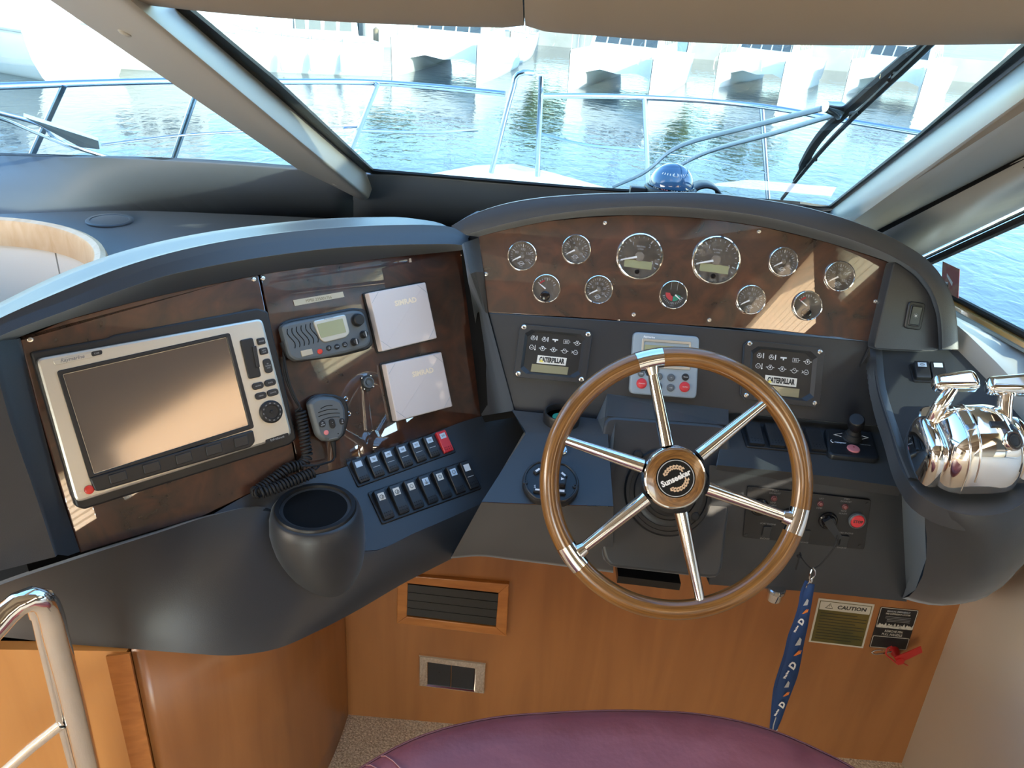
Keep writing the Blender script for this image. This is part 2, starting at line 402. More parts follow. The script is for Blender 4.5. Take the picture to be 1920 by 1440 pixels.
# side window: sill line and head line from the frame, at the wall
sill = [hx(1772, 562, X0+.005), hx(1920, 642, X0+.005)]
head = [hx(1732, 487, X0-.01), hx(1920, 400, X0-.01)]
def ext(a, b, y): t = (y-a.y)/(b.y-a.y); return a+(b-a)*t
s0, s1 = ext(*sill, 1.95), ext(*sill, .95)
h0, h1 = ext(*head, 1.85), ext(*head, 1.1)
# wall between the lining's top and the sill, following the sill line
w2 = MB()
rows = [[V((X0, 2.2, 1.0)), V((X0, 1.6, 1.0)), V((X0, .95, 1.0)), V((X0, -3, 1.0))], [V((X0, 2.2, ext(*sill, 2.2).z)), ext(*sill, 1.6), s1, V((X0, -3, s1.z))]]
w2.loft(rows); o = w2.build('wall_right', 'lining', solid=.05); struct(o)
# window sill trim, its warm sun glow painted as orange, and rubber seal
tr = MB().loft([[ext(*sill, y)+V((-.001, 0, -.012)) for y in (1.9, 1.5, .95, -2.8)], [ext(*sill, y)+V((-.014, 0, -.004)) for y in (1.9, 1.5, .95, -2.8)], [ext(*sill, y)+V((-.012, 0, .004)) for y in (1.9, 1.5, .95, -2.8)], [ext(*sill, y)+V((.012, 0, .006)) for y in (1.9, 1.5, .95, -2.8)]])
for y in (): pass
M['sill_glow'] = mk('sill_sun_glow', (.55, .26, .07), .22, coat=.6, var=(16, (.75, .42, .14), 4, .4, .3, .7), stretch=(4, .6, 4))  # orange stands in for sunlight glowing on the sill
struct(tr.build('trim_1', 'sill_glow', solid=.003))
sl_ = MB().tube([ext(*sill, y)+V((.008, 0, .011)) for y in (1.95, 1.5, .95, -2.8)], .0075, 8)
struct(sl_.build('trim_2', 'rubber'))
hd_ = MB().tube([ext(*head, y)+V((.012, 0, -.006)) for y in (1.95, 1.5, 1.2, .6)], .009, 8)
struct(hd_.build('trim_3', 'rubber'))
hc = MB().tube([ext(*head, y)+V((.004, 0, .008)) for y in (1.95, 1.5, 1.2, .6)], .0045, 8)
struct(hc.build('trim_4', 'chrome'))
gw = MB().slab([ext(*sill, 2.0)+V((.012, 0, 0)), ext(*sill, .6)+V((.012, 0, 0)), ext(*head, .6)+V((.022, 0, 0)), ext(*head, 2.0)+V((.022, 0, 0))], V((.006, 0, 0)))
struct(gw.build('window_3', 'glass', smooth=0))

# starboard side beside and behind the camera (seen only in reflections): pillar, blinds, valance
bl = MB()
for (ya, yb) in ((1.26, .62), (.45, -.35), (-.5, -1.35), (-1.5, -2.6)):  # foremost blind added out of frame to keep sun off the hood
    n = 22; rows = []
    for k in range(n+1):
        z = 1.44+.28*k/n; dx = .008*(k % 2); rows.append([V((X0-.005-dx, ya, z)), V((X0-.005-dx, yb, z))])
    bl.loft(rows)
lk = MB().slab([V((X0-.012, .45, 1.0)), V((X0-.012, -2.9, 1.0)), V((X0-.012, -2.9, 1.46)), V((X0-.012, .45, 1.46))], V((.03, 0, 0))); struct(lk.build('wall_right', 'locker', smooth=0))
lk = MB().slab([V((X0-.006, 1.26, 1.18)), V((X0-.006, .62, 1.18)), V((X0-.006, .62, 1.46)), V((X0-.006, 1.26, 1.46))], V((.03, 0, 0))); struct(lk.build('wall_right', 'locker', smooth=0))
o = bl.build('wall_right_blinds', 'blind', smooth=0); o.name = 'wall_right'; struct(o)
pr = MB()
for (ya, yb) in ((1.29, 1.26), (.62, .45), (-.35, -.5), (-1.35, -1.5)): pr.slab([V((X0-.01, ya, 1.0)), V((X0-.01, yb, 1.0)), V((X0-.01, yb, 1.78)), V((X0-.01, ya, 1.78))], V((.05, 0, 0)))
o = pr.build('wall_right', 'window_dark', smooth=0); struct(o)
va = MB().slab([V((X0, 1.29, 1.72)), V((X0, -3, 1.72)), V((X0, -3, 2.0)), V((X0, 1.29, 2.0))], V((.05, 0, 0)))
struct(va.build('wall_right', 'ceil', smooth=0))
# port side and the aft bulkhead, with the open aft door
pw = MB().slab([V((-2.6, -3, FLOORZ)), V((-2.6, 2, FLOORZ)), V((-2.6, 2, 1.05)), V((-2.6, -3, 1.05))], V((-.05, 0, 0)))
pw.slab([V((-2.6, -3, 1.7)), V((-2.6, .6, 1.7)), V((-2.6, .6, 2.0)), V((-2.6, -3, 2.0))], V((-.05, 0, 0)))
struct(pw.build('wall_left', 'lining', smooth=0))
pw2 = MB().slab([V((-2.6, -3, 1.05)), V((-2.6, 2.0, 1.05)), V((-2.6, 2.0, 1.7)), V((-2.6, -3, 1.7))], V((-.05, 0, 0)))  # added unseen panel closing the port windows, blocks their sky light
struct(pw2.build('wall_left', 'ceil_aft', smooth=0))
ab = MB()
for (xa, xb, za, zb) in ((-2.6, -1.2, FLOORZ, 2.0), (-.15, 1.0, FLOORZ, 2.0), (-1.2, -.15, 1.8, 2.0)):
    ab.slab([V((xa, -3, za)), V((xb, -3, za)), V((xb, -3, zb)), V((xa, -3, zb))], V((0, -.05, 0)))
struct(ab.build('wall_back', 'lining', smooth=0))

# ceiling: two padded headliner panels that come down to the top of the windscreen
def head_panel(pxs, name):
    rows = []
    front = [hy(px, py, .86) for px, py in pxs]
    prof = [(.0, .012, .03), (-.004, .0, .012), (0, -.001, .0), (-.012, 0, -.0005), (-.05, 0, .006), (-.22, 0, .045), (-.42, 0, .13), (-.75, 0, .30), (-1.4, 0, .40)]
    rows = [[p+V((0, 0, .06))+V((0, .012, 0)) for p in front]]
    for dy, y2, dz in prof: rows.append([p+V((0, dy+y2, dz)) for p in front])
    m = MB().loft(rows)
    return struct(m.build(name, 'ceil', smooth=60))
head_panel(spline([(-560, -70), (60, -24), (335, 14), (640, 39), (860, 47.5), (962, 50), (978, 50), (983, 46)], 40), 'ceiling')
head_panel(spline([(985.5, 46), (990, 51), (1010, 55), (1110, 64), (1220, 73), (1360, 79.5), (1500, 82), (1740, 82), (1930, 79), (2200, 72), (2500, 60)], 40), 'ceiling')
cr = MB().slab([V((-2.7, -3.05, 2.0)), V((1.1, -3.05, 2.0)), V((1.1, -.35, 2.0)), V((-2.7, -.35, 2.0))], V((0, 0, .05)))
cr.slab([V((-2.7, -.4, 1.95)), V((1.3, -.4, 1.95)), V((1.3, .85, 1.66)), V((-2.7, .85, 1.66))], V((0, 0, .05)))
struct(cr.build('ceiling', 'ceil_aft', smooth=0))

# windscreen glass: centre and port panes, with black printed edges
def wpane(pts, name):
    m = MB().slab([WS.hit(x, y) for x, y in pts], WS.n*-.008); return struct(m.build(name, 'glass', smooth=0))
wpane([(700, 326), (1100, 356), (1300, 368), (1500, 384), (1556, 392), (1990, 50), (1990, -60), (250, -60)], 'window_1')
wpane([(-700, 270), (0, 291), (300, 300), (560, 318), (640, 372), (200, -60), (-700, -60)], 'window_2')
fr = MB()
def band(m, P, a, b, th=-.005, off=0):
    A = [P.hit(x, y, off) for x, y in a]; B = [P.hit(x, y, off) for x, y in b]
    for i in range(len(a)-1): m.slab([A[i], A[i+1], B[i+1], B[i]], P.n*th)
band(fr, WS, [(312, 14), (478, 152), (678, 322)], [(350, 14), (522, 156), (707, 327)])
band(fr, WS, [(1548, 394), (1720, 258), (1990, 26)], [(1560, 402), (1740, 262), (2010, 44)])
band(fr, WS, [(695, 320), (1100, 354), (1300, 366), (1500, 382), (1552, 390)], [(695, 332), (1100, 362), (1300, 376), (1500, 392), (1560, 402)])
band(fr, WS, [(-400, 276), (0, 290), (300, 299), (570, 318)], [(-400, 282), (0, 294), (300, 303), (580, 322)])
struct(fr.build('trim_5', 'frit', smooth=0))

# mullion between the panes: padded box beam
A = [WS.hit(90-84, -60), WS.hit(637, 371)]; C = [WS.hit(240, -60), WS.hit(703, 338)]
B = [WS.hit(163, -60, .055), WS.hit(690, 376, .055)]
def bez(a, b, r, n=4):
    pass
def sect(a, b, c, r=.18):
    "rounded wedge a-b-c, as a list of points"
    p1, p2 = b+(a-b)*r, b+(c-b)*r; out = [a]
    for k in range(6):
        t = k/5; out.append(p1*(1-t)**2+b*2*t*(1-t)+p2*t*t)
    return out+[c]
mu = thing('windscreen_mullion', 'padded cream pillar slanting down between the two windscreen panes', 'pillar', loc=WS.hit(690, 370, .03))
rows = []
for k in range(13):
    t = k/12; rows.append(sect(A[0]+(A[1]-A[0])*t, B[0]+(B[1]-B[0])*t, C[0]+(C[1]-C[0])*t))
e = rows[-1]; cen = (e[0]+e[-1]+e[3])/3
rows.append([p+(cen-p)*.12+WS.v*-.006 for p in e]); rows.append([cen+WS.v*-.007 for p in e])
MB().loft(rows).build('padded_cover', 'cream_light', mu, world=True, smooth=50)
for (px, py) in ((234, 61), (629, 346)):
    q = (A[1]-A[0]).normalized(); nn = (B[0]-A[0]).cross(q).normalized()
    if nn.dot(EYE-A[0]) < 0: nn = -nn
    pl = Pl((A[0]+B[0])/2, axes=(q, nn.cross(q), nn)); f = pl.at(px, py)
    m = MB().lathe([(.0075, -.002), (.0075, .0015), (.005, .003), (0, .0032)], n=16); m.v = [f.P(*v) for v in m.v]
    m.build('button_cap', 'cream_light', mu, world=True)
# starboard A-pillar: lofted from the windscreen's edge to the head of the side window
def up(a, b, t): return a+(b-a)*t
def pil(p0, p1, f0, f1): return (f0(*p0), f1(*p1))
g0 = (WS.hit(1556, 396, .004), WS.hit(2010, 44, .004))
c1 = (WS.hit(1598, 406, .06), WS.hit(2030, 92, .06))
c1b = (WS.hit(1606, 410, .066), WS.hit(2030, 104, .066))
c3 = (hy(1620, 424, 1.70), hy(2000, 165, .96))
c4 = (hy(1642, 433, 1.75), hy(2000, 250, 1.12))
c4b = (hy(1645, 436, 1.752), hy(2000, 254, 1.122))
c5 = (hy(1649, 439, 1.748), hy(2000, 258, 1.118))
c6 = (hy(1690, 462, 1.75), hy(2000, 300, 1.2))
c7 = (h0+V((-.004, 0, .012)), ext(*head, 1.0)+V((-.004, 0, .012)))
def rowset(cs, n=10, lo=-.12): return [[up(a, b, lo+(1-lo)*k/n) for k in range(n+1)] for a, b in cs]
struct(MB().loft(rowset([g0, c1, c1b, c3, c4])).build('trim_6', 'cream_light', solid=.02, smooth=60))
struct(MB().loft(rowset([c4, c4b, c5])).build('trim_7', 'void', solid=.02, smooth=60))
struct(MB().loft(rowset([c5, c6, c7])).build('trim_8', 'cream_light', solid=.02, smooth=60))

# dash shelf under the windscreen, with its upstand
SH = .94
# ================================================================== DASHBOARD (one moulding, in parts)
dash = thing('dashboard', 'black moulded helm dashboard with twin arched hoods under the windscreen', 'dashboard', loc=(.15, 1.2, .64))
def dpart(m, name, mat='dash', **k): return m.build(name, mat, dash, world=True, **k)
# shelf: far edge follows the upstand's foot
SHZ = hy(300, 396, 2.02).z
foot = [hz(x, y, SHZ) for x, y in ((-500, 412), (0, 401), (240, 395), (450, 402), (667, 412))]
near = [V((-2.5, 1.2, SHZ)), V((-1.3, 1.0, SHZ)), V((-.75, 1.0, SHZ)), V((-.3, 1.30, SHZ)), V((0, 1.52, SHZ))]
# shelf polygon with a round well left of the wing
WC = hz(-62, 520, SHZ); 
wr = [hz(x, y, SHZ) for x, y in ((0, 421), (60, 423), (110, 432), (160, 449), (192, 471), (204, 495), (196, 520), (170, 543), (120, 565))]
# fit a circle to the well's outer rim
def fit(ps):
    import numpy as np
    Amat = np.array([[2*p.x, 2*p.y, 1] for p in ps]); bvec = np.array([p.x**2+p.y**2 for p in ps])
    c = np.linalg.lstsq(Amat, bvec, rcond=None)[0]; return c[0], c[1], sqrt(c[2]+c[0]**2+c[1]**2)
WX, WY, WRAD = fit(wr[:7])
outer = [V((-2.55, 1.0, SHZ))]+[V((p.x, p.y+.03, SHZ)) for p in foot]+[hz(760, 421, SHZ)+V((0, .03, 0)), hz(900, 434, SHZ)+V((0, .03, 0)), hz(1250, 466, SHZ)+V((0, .03, 0)), V((.95, 1.9, SHZ)), V((.95, 1.5, SHZ)), V((.3, 1.56, SHZ)), V((.1, 1.69, SHZ)), V((0, 1.62, SHZ)), V((-.28, 1.385, SHZ)), V((-.74, .99, SHZ)), V((-2.55, .99, SHZ))]
def shelf_mesh():
    bm = bmesh.new(); ov = [bm.verts.new(p) for p in outer]; N = 64
    hv = [bm.verts.new((WX+(WRAD-.012)*cos(2*pi*i/N), WY+(WRAD-.012)*sin(2*pi*i/N), SHZ)) for i in range(N)]
    es = [bm.edges.new((L[i], L[(i+1) % len(L)])) for L in (ov, hv) for i in range(len(L))]
    bmesh.ops.triangle_fill(bm, use_beauty=True, use_dissolve=False, edges=es)
    bm.verts.index_update()
    hs_ = set(hv); dele = [f for f in bm.faces if all(v in hs_ for v in f.verts)]
    bmesh.ops.delete(bm, geom=dele, context='FACES')
    m = MB(); bm.verts.index_update(); m.add([v.co.copy() for v in bm.verts], [tuple(v.index for v in f.verts) for f in bm.faces]); bm.free(); return m
dpart(shelf_mesh(), 'shelf', 'dash', smooth=0, solid=.02)
# round deck plate / speaker on the shelf
spf = Pl(hz(206, 415.5, SHZ), axes=(_X.copy(), V((0, 1, 0)), V((0, 0, 1))))
sp = thing('shelf_speaker', 'flat round black plate set into the dash shelf near the windscreen', 'speaker', spf)
MB().lathe([(.056, 0), (.056, .004), (.053, .006), (.046, .006), (.044, .0035)], n=36).build('rim', 'dash', sp)
MB().lathe([(.0445, .003), (.0445, .0045), (.03, .0065), (0, .007)], n=36).build('cover_disc', 'dash', sp)
# the upstand that carries the glass
us0 = [p for p in foot]; us1 = [WS.hit(x, y, .004) for x, y in ((-500, 276), (0, 292), (240, 299), (450, 311), (667, 329))]
um = [a+(b-a)*.5+V((0, .012, 0)) for a, b in zip(us0, us1)]
m = MB().loft([spline(us0, 24), spline(um, 24), spline(us1, 24)]); dpart(m, 'windscreen_upstand', 'slate', smooth=60, solid=.012)
us0 = [hz(x, y, SHZ) for x, y in ((660, 411.5), (760, 421), (900, 434), (1250, 466), (1500, 488), (1650, 500))]
us1 = [WS.hit(x, y, .004) for x, y in ((660, 328), (760, 332), (900, 344), (1250, 370), (1500, 390), (1600, 398))]
um = [a+(b-a)*.5+V((0, .012, 0)) for a, b in zip(us0, us1)]
m = MB().loft([spline(us0, 24), spline(um, 24), spline(us1, 24)]); dpart(m, 'windscreen_upstand', 'slate', smooth=60, solid=.012)

# ---- centre hood
outp = [(846, 424), (880, 405), (941, 384), (1000, 373), (1077, 366), (1200, 362), (1312, 362), (1425, 374), (1537, 396), (1612, 420), (1692, 456), (1744, 492), (1773, 530), (1788, 565), (1795, 610), (1797, 655)]
inp = [(873, 440), (905, 431), (941, 421), (1010, 406), (1104, 393), (1212, 387), (1312, 391), (1425, 405), (1531, 430), (1612, 455), (1686, 488), (1723, 513), (1748, 546), (1763, 592), (1766, 625), (1767, 655)]
topp = [(896, 444), (930, 435), (960, 428), (1020, 416), (1144, 404), (1212, 404), (1320, 410), (1422, 424), (1531, 449), (1612, 473), (1669, 493), (1712, 520), (1737, 551), (1752, 594), (1756, 626), (1757, 655)]
K = 64
o3 = spline([HL.hit(*p) for p in outp], K); i3 = spline([HL.hit(*p) for p in inp], K); t3 = spline([GP.hit(*p, .004) for p in topp], K)
nrm = HL.n
xa_, xb_ = HL.hit(852, 400).x, HL.hit(985, 380).x
def wgt(p): t = max(0, min(1, (p.x-xa_)/(xb_-xa_))); return t*t*(3-2*t)
r_in = [p-nrm*.008 for p in i3]
crest = [p+(-nrm*.006+HL.v*.002)*wgt(p) for p in o3]; c2_ = [p+(-nrm*.03+HL.v*.004)*wgt(p) for p in o3]; c3_ = [p+(-nrm*.07-V((0, 0, .006)))*wgt(p) for p in o3]
x0_ = HL.hit(890, 400).x
def drop(p): return min(max(p.z-SHZ-.03, .01), .012+1.6*max(0, p.x-x0_))
back = [V((p.x+(.02 if p.x > .6 else 0), p.y+.12*wgt(p), p.z-drop(p)*wgt(p))) for p in o3]
midl = [a+(b-a)*.5+nrm*.003 for a, b in zip(i3, o3)]
o_in = [a+(b-a)*.88 for a, b in zip(i3, o3)]
i_in = [a+(b-a)*.10 for a, b in zip(i3, o3)]
m = MB().loft([t3, [a+(b-a)*.5-HL.v*.0 for a, b in zip(t3, r_in)], r_in, i3, i_in, midl, o_in, o3, crest, c2_, c3_, back])
dpart(m, 'centre_hood', smooth=50, solid=0)
# cheek right of the gauges
ck = [(1669, 490), (1690, 500), (1716, 522), (1740, 553), (1755, 596), (1759, 655), (1635, 648)]
CK = HL.off(-.022)
m = MB().prism(rounded([CK.uv(*p) for p in [(1676, 486), (1716, 516), (1742, 548), (1758, 592), (1762, 662), (1637, 655)]], .012), -.03, 0, .003)
m.v = [CK.P(*v) for v in m.v]; dpart(m, 'hood_cheek')

# ---- left hood
outl = [(-60, 628), (0, 597), (117, 539), (233, 495), (311, 473), (389, 456), (505, 438), (640, 424), (740, 420), (800, 421), (850, 432), (872, 446)]
bl_ = [(-60, 640), (0, 609), (117, 564), (233, 517), (311, 492), (389, 473), (505, 453), (640, 441), (740, 436), (800, 435), (850, 437), (878, 447)]
inl = [(-60, 660), (0, 630), (117, 585), (233, 542), (311, 517), (389, 500), (505, 480), (640, 464), (740, 459), (800, 458), (850, 458), (880, 461)]
topl = [(-60, 690), (20, 640), (120, 602), (233, 571), (311, 552), (389, 535), (505, 512), (640, 494), (740, 482), (800, 476), (850, 471), (876, 468)]
K = 48
q_o = spline([LH.hit(*p, -.035) for p in outl], K); q_b = spline([LH.hit(*p, -.006) for p in bl_], K); q_i = spline([LH.hit(*p) for p in inl], K); q_t = spline([LP.hit(*p, .003) for p in topl], K)
q_c = [a+(b-a)*.5+LH.n*.012+V((0, 0, .004)) for a, b in zip(q_o, q_b)]
q_r = [p-LH.n*.008 for p in q_i]
q_k = [p+V((-.05, .07, -.01)) for p in q_o]; q_z = [V((p.x-.10, p.y+.14, SHZ+.0)) for p in q_o]
q_bi = [a+(b-a)*.12 for a, b in zip(q_b, q_i)]; q_ib = [a+(b-a)*.88 for a, b in zip(q_b, q_i)]
m = MB().loft([q_t, q_r, q_i, q_ib, q_bi, q_b, q_c, q_o, [p+V((-.02, .028, .001)) for p in q_o], q_k, q_z]); dpart(m, 'left_hood', smooth=50)
# left border of the wing, with its ridge
def LL3(pts, pl): return [pl.hit(x, y) for x, y in pts]
a0 = LL3([(38, 634), (78, 795), (112, 920), (150, 1034)], LP.off(.003))
a1 = LL3([(30, 636), (68, 796), (100, 920), (128, 1042)], LP.off(.02))
a2 = LL3([(-8, 640), (34, 800), (74, 920), (108, 1040)], LP.off(.032))
a3 = LL3([(-20, 640), (22, 800), (64, 920), (104, 1044)], LP.off(.045))
a4 = LL3([(-150, 660), (-140, 830), (-120, 960), (-110, 1098)], LP.off(.05))
rows = [spline(r, 12) for r in (a0, a1, a2, a3, a4)]; dpart(MB().loft(rows), 'wing_border', smooth=45)

# ---- wall pieces between the wing and the centre
pr_ = [LP.hit(*p, .003) for p in ((876, 466), (884, 560), (890, 640), (903, 780))]
pc_ = [GP.hit(897, 446, .012), GP.hit(907, 510, .012), CP.hit(915, 588, .006), CP.hit(964, 770, .006)]
fr_ = [HL.hit(878, 452, -.004), HL.hit(890, 510, -.004), LP.hit(896, 592, .02), LP.hit(909, 779, .012)]
rows = [spline([a, b, c], 8) for a, b, c in zip(pr_, fr_, pc_)]
dpart(MB().loft(rows), 'centre_post', smooth=30)

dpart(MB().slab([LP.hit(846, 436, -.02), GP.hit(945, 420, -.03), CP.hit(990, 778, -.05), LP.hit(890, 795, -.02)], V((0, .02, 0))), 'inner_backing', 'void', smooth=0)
# ---- lower centre panel
cpoly = [(916, 586), (1260, 608), (1630, 640), (1650, 690), (1650, 800), (1380, 775), (1110, 785), (964, 770)]
m = MB().prism([CP.uv(*p) for p in cpoly], -.03, 0, .002); m.v = [CP.P(*v) for v in m.v]; dpart(m, 'centre_panel', 'dash_flat')
# ---- right ledge
cl = [CL.hit(*p) for p in ((1360, 770), (1480, 778), (1602, 786), (1640, 786), (1692, 914), (1560, 894), (1450, 882), (1345, 872))]
m = MB().add(cl, [tuple(range(8))]); dpart(m, 'right_ledge', 'dash', smooth=0, solid=.02)
# ---- left ledge (flat step, then slope)
HZ = .888
lb = [hz(960, 769, HZ), hz(1110, 784, HZ), hz(1140, 790, HZ)]
lm = [hz(985, 808, HZ), hz(1110, 812, HZ), hz(1140, 813, HZ)]
lm2 = [LL.hit(985, 814), LL.hit(1110, 818), LL.hit(1140, 820)]
le = [LL.hit(903, 941), LL.hit(1000, 945), LL.hit(1150, 949)]
dpart(MB().loft([lb, lm, lm2, le]), 'left_ledge', smooth=20)
# ---- wing ledge with the switches: joins the panel's foot to the front edge
J = spline([LP.hit(*p, .004) for p in ((392, 968), (470, 925), (640, 878), (771, 828), (903, 780), (962, 768))], 20)
mid1 = spline([LG.hit(*p) for p in ((420, 968), (520, 930), (660, 925), (800, 880), (920, 835), (985, 806))], 20)
frt = spline([LG.hit(*p) for p in ((500, 952), (590, 985), (690, 1033), (780, 998), (850, 968), (905, 943))], 20)
m = MB().loft([J, mid1, frt]); dpart(m, 'switch_ledge', 'dash', smooth=50)
tri = MB().add([mid1[-1], lm2[0], frt[-1], J[-1], lb[0]], [(0, 1, 2), (3, 4, 1, 0)]); dpart(tri, 'ledge_corner', smooth=50)

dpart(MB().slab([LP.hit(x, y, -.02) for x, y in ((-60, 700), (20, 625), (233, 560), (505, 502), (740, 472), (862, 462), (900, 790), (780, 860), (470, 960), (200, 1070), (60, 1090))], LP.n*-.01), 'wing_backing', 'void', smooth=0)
bk = MB().slab([V((-2.6, 2.04, FLOORZ)), V((1.1, 2.04, FLOORZ)), V((1.1, 2.04, SHZ-.02)), V((-2.6, 2.04, SHZ-.02))], V((0, .03, 0))); struct(bk.build('wall_front', 'void', smooth=0))  # unseen bulkhead added to stop outside light leaking under the shelf
# ---- apron: wing front, centre front
BZ = .615
top_w = spline([LP.hit(*p, .05) for p in ((-110, 1142), (0, 1097), (150, 1046), (300, 998))]+[LP.hit(400, 966, .03), LG.hit(500, 951), LG.hit(600, 1000), LG.hit(688, 1034), LG.hit(780, 998), LG.hit(850, 968), LG.hit(905, 943)], 60)
bot_w = spline([hz(x, y, BZ) for x, y in ((-110, 1186), (0, 1194), (120, 1207), (240, 1216), (340, 1224), (450, 1228), (520, 1216), (590, 1186), (660, 1150), (760, 1092), (850, 1046))], 60)
def bulge(a, b, t, d): 
    p = a+(b-a)*t; q = V((b.y-a.y, 0, 0)); return p+V((0, -d, 0))+V((d*.5, 0, 0))
rows = [[p-LP.n*.075+V((0, 0, -.012)) for p in top_w], [p-LP.n*.004 for p in top_w], top_w]+[[bulge(a, b, t, .007*sin(pi*min(1, t*1.0))**.8) for a, b in zip(top_w, bot_w)] for t in (.04, .12, .25, .4, .55, .7, .82, .92)]+[[b+V((0, 0, 0)) for b in bot_w], [b+V((-.015, .03, -.004)) for b in bot_w], [b+V((-.10, .22, 0)) for b in bot_w]]
dpart(MB().loft(rows), 'wing_apron', smooth=42)
def console(tc, bc, n):
    tc, bc = spline(tc, n), spline(bc, n)
    rows = [tc]+[[a+(b-a)*t+V((0, 0, 0)) for a, b in zip(tc, bc)] for t in (.03, .1, .3, .5, .7, .85, .95)]+[bc, [b+V((0, .03, -.006)) for b in bc], [b+V((0, .25, 0)) for b in bc]]
    dpart(MB().loft(rows), 'console_front', smooth=60); return bc
console([LL.hit(903, 942), LL.hit(1000, 946), LL.hit(1150, 950)], [hz(845, 1047, BZ+.02), hz(900, 1043, BZ+.02), hz(960, 1050, BZ+.02), hz(1150, 1074, BZ+.02)], 24)
bot_c = console([CF.hit(1330, 872), CF.hit(1450, 883), CF.hit(1560, 896), CF.hit(1690, 915)], [hz(1330, 1096, BZ+.02), hz(1400, 1101, BZ+.02), hz(1500, 1108, BZ+.02), hz(1700, 1128, BZ+.02)], 24)
# ---- throttle pod
ptop_b = [(1636, 652), (1660, 652), (1720, 654), (1796, 657), (1830, 690)]
edge = [(1636, 652), (1645, 735), (1666, 804), (1697, 892), (1716, 920), (1757, 948), (1818, 966), (1880, 962), (1930, 935), (1990, 880)]
E3 = spline([RP.hit(*p) for p in edge], 40)
inn = [p+(V((.80, 1.15, 0))-V((p.x, p.y, 0)))*.12 for p in E3]
we_ = [RP.hit(*p) for p in ((2060, 930), (1980, 850), (1920, 790), (1850, 712), (1796, 657), (1770, 634), (1740, 606))]
pts = E3+we_[:5]
fw_ = MB().loft([[p+V((-.003, 0, -.006)) for p in we_], [p+V((.012, .01, .03)) for p in we_], [V((X0-.004, p.y+.06, ext(*sill, p.y+.06).z-.014)) for p in we_]]); struct(fw_.build('wall_right', 'cream_light', solid=.012))
m = MB().slab(pts, V((0, 0, -.03))); dpart(m, 'throttle_pod_top', 'dash', smooth=30)
# the wall between ledge and pod
lo = spline([CP.hit(1612, 686, .004), CL.hit(1622, 760), CL.hit(1640, 788), CL.hit(1664, 850), CL.hit(1691, 914)], 24)
hi = spline([RP.hit(*p) for p in ((1637, 655), (1645, 735), (1666, 804), (1690, 874), (1702, 902))], 24)
lip = [p+V((.012, 0, .006)) for p in hi]
rnd = [a+(b-a)*.85+V((-.004, 0, .006)) for a, b in zip(lo, hi)]
dpart(MB().loft([lo, rnd, [p+V((.002, 0, .007)) for p in hi], lip, [p+V((.02, 0, 0)) for p in hi]]), 'pod_side', smooth=50)
dpart(MB().add([CP.hit(1612, 686, .004), CP.hit(1634, 640, .004), RP.hit(1637, 655)], [(0, 1, 2)]), 'pod_corner', smooth=0)
# pod front: bulge
te = E3[22:]
nT = len(te)
bt = spline([hz(1692, 1122, BZ+.03), hz(1740, 1134, BZ+.04), hz(1790, 1134, BZ+.06), hz(1840, 1118, BZ+.09), hz(1890, 1060, BZ+.14), hz(1935, 1000, .80), hz(1990, 930, .86)], nT)
lead = CF.hit(1690, 916)
rows = [[p+V((0, 0, -.001)) for p in te]]
for t in (.05, .14, .28, .45, .62, .8, .92):
    rows.append([a+(b-a)*t+V((.012, -.035, 0))*sin(pi*t)**.7 for a, b in zip(te, bt)])
rows += [bt, [p+V((-.01, .05, -.005)) for p in bt], [p+V((-.02, .25, 0)) for p in bt]]
dpart(MB().loft(rows), 'throttle_pod_front', smooth=60)
a_ = [CF.hit(1690, 914)+(bot_c[-1]-CF.hit(1690, 914))*t for t in (0, .2, .45, .7, 1)]
b_ = [r[0] for r in (rows[0], rows[2], rows[4], rows[6], rows[8])]
dpart(MB().loft([a_, [p+(q-p)*.5+V((.004, .01, 0)) for p, q in zip(a_, b_)], b_]), 'pod_fillet', smooth=60)
# ---- steering housing in the middle
pf = [PF.uv(*p) for p in ((1134, 779), (1366, 797), (1374, 900), (1352, 1086), (1136, 1062), (1116, 960), (1122, 860))]
m = MB().prism(rounded(pf, .02), -.16, 0, .006, seg=3); m.v = [PF.P(*v) for v in m.v]; dpart(m, 'steering_housing', smooth=40)
tp = [CP.hit(1138, 738), CP.hit(1366, 768), PF.hit(1366, 797, -.003), PF.hit(1138, 780, -.003)]
dpart(MB().slab(tp, V((0, .01, -.05))), 'housing_top', 'dash', smooth=0)
dpart(MB().slab([CP.hit(1138, 740), PF.hit(1134, 782, -.004), PF.hit(1118, 950, -.004), LL.hit(1118, 946, -.02), hz(1116, 790, HZ-.01)], V((.02, 0, 0))), 'housing_side', 'dash', smooth=0)

# ================================================================== WOOD BELOW
bw = MB().slab([V((-.34, 1.25, FLOORZ-.02)), V((X0+.05, 1.25, FLOORZ-.02)), V((X0+.02, 1.25, .70)), V((-.34, 1.25, .70))], V((0, .03, 0)))
struct(bw.build('wall_front', 'cherry', smooth=0))
def plan(px, py, z0, z1): pass
cw = [(-.318, 1.262), (-.322, 1.18), (-.338, 1.08), (-.372, 1.00), (-.43, .94), (-.50, .897), (-.565, .870)]
cwp = [V((x, y, 0)) for x, y in cw]; cws = spline(cwp, 26)
wl = MB().loft([[V((p.x, p.y, z)) for p in cws] for z in (FLOORZ-.02, .1, .35, .612)])
struct(wl.build('wall_left', 'cherry', smooth=60, solid=.018))
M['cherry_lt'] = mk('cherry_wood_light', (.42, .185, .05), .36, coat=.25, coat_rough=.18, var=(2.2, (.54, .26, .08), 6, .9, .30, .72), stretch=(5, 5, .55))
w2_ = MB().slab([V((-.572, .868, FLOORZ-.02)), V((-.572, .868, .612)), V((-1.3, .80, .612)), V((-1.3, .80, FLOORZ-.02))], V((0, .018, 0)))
struct(w2_.build('wall_left', 'cherry_lt', smooth=0))
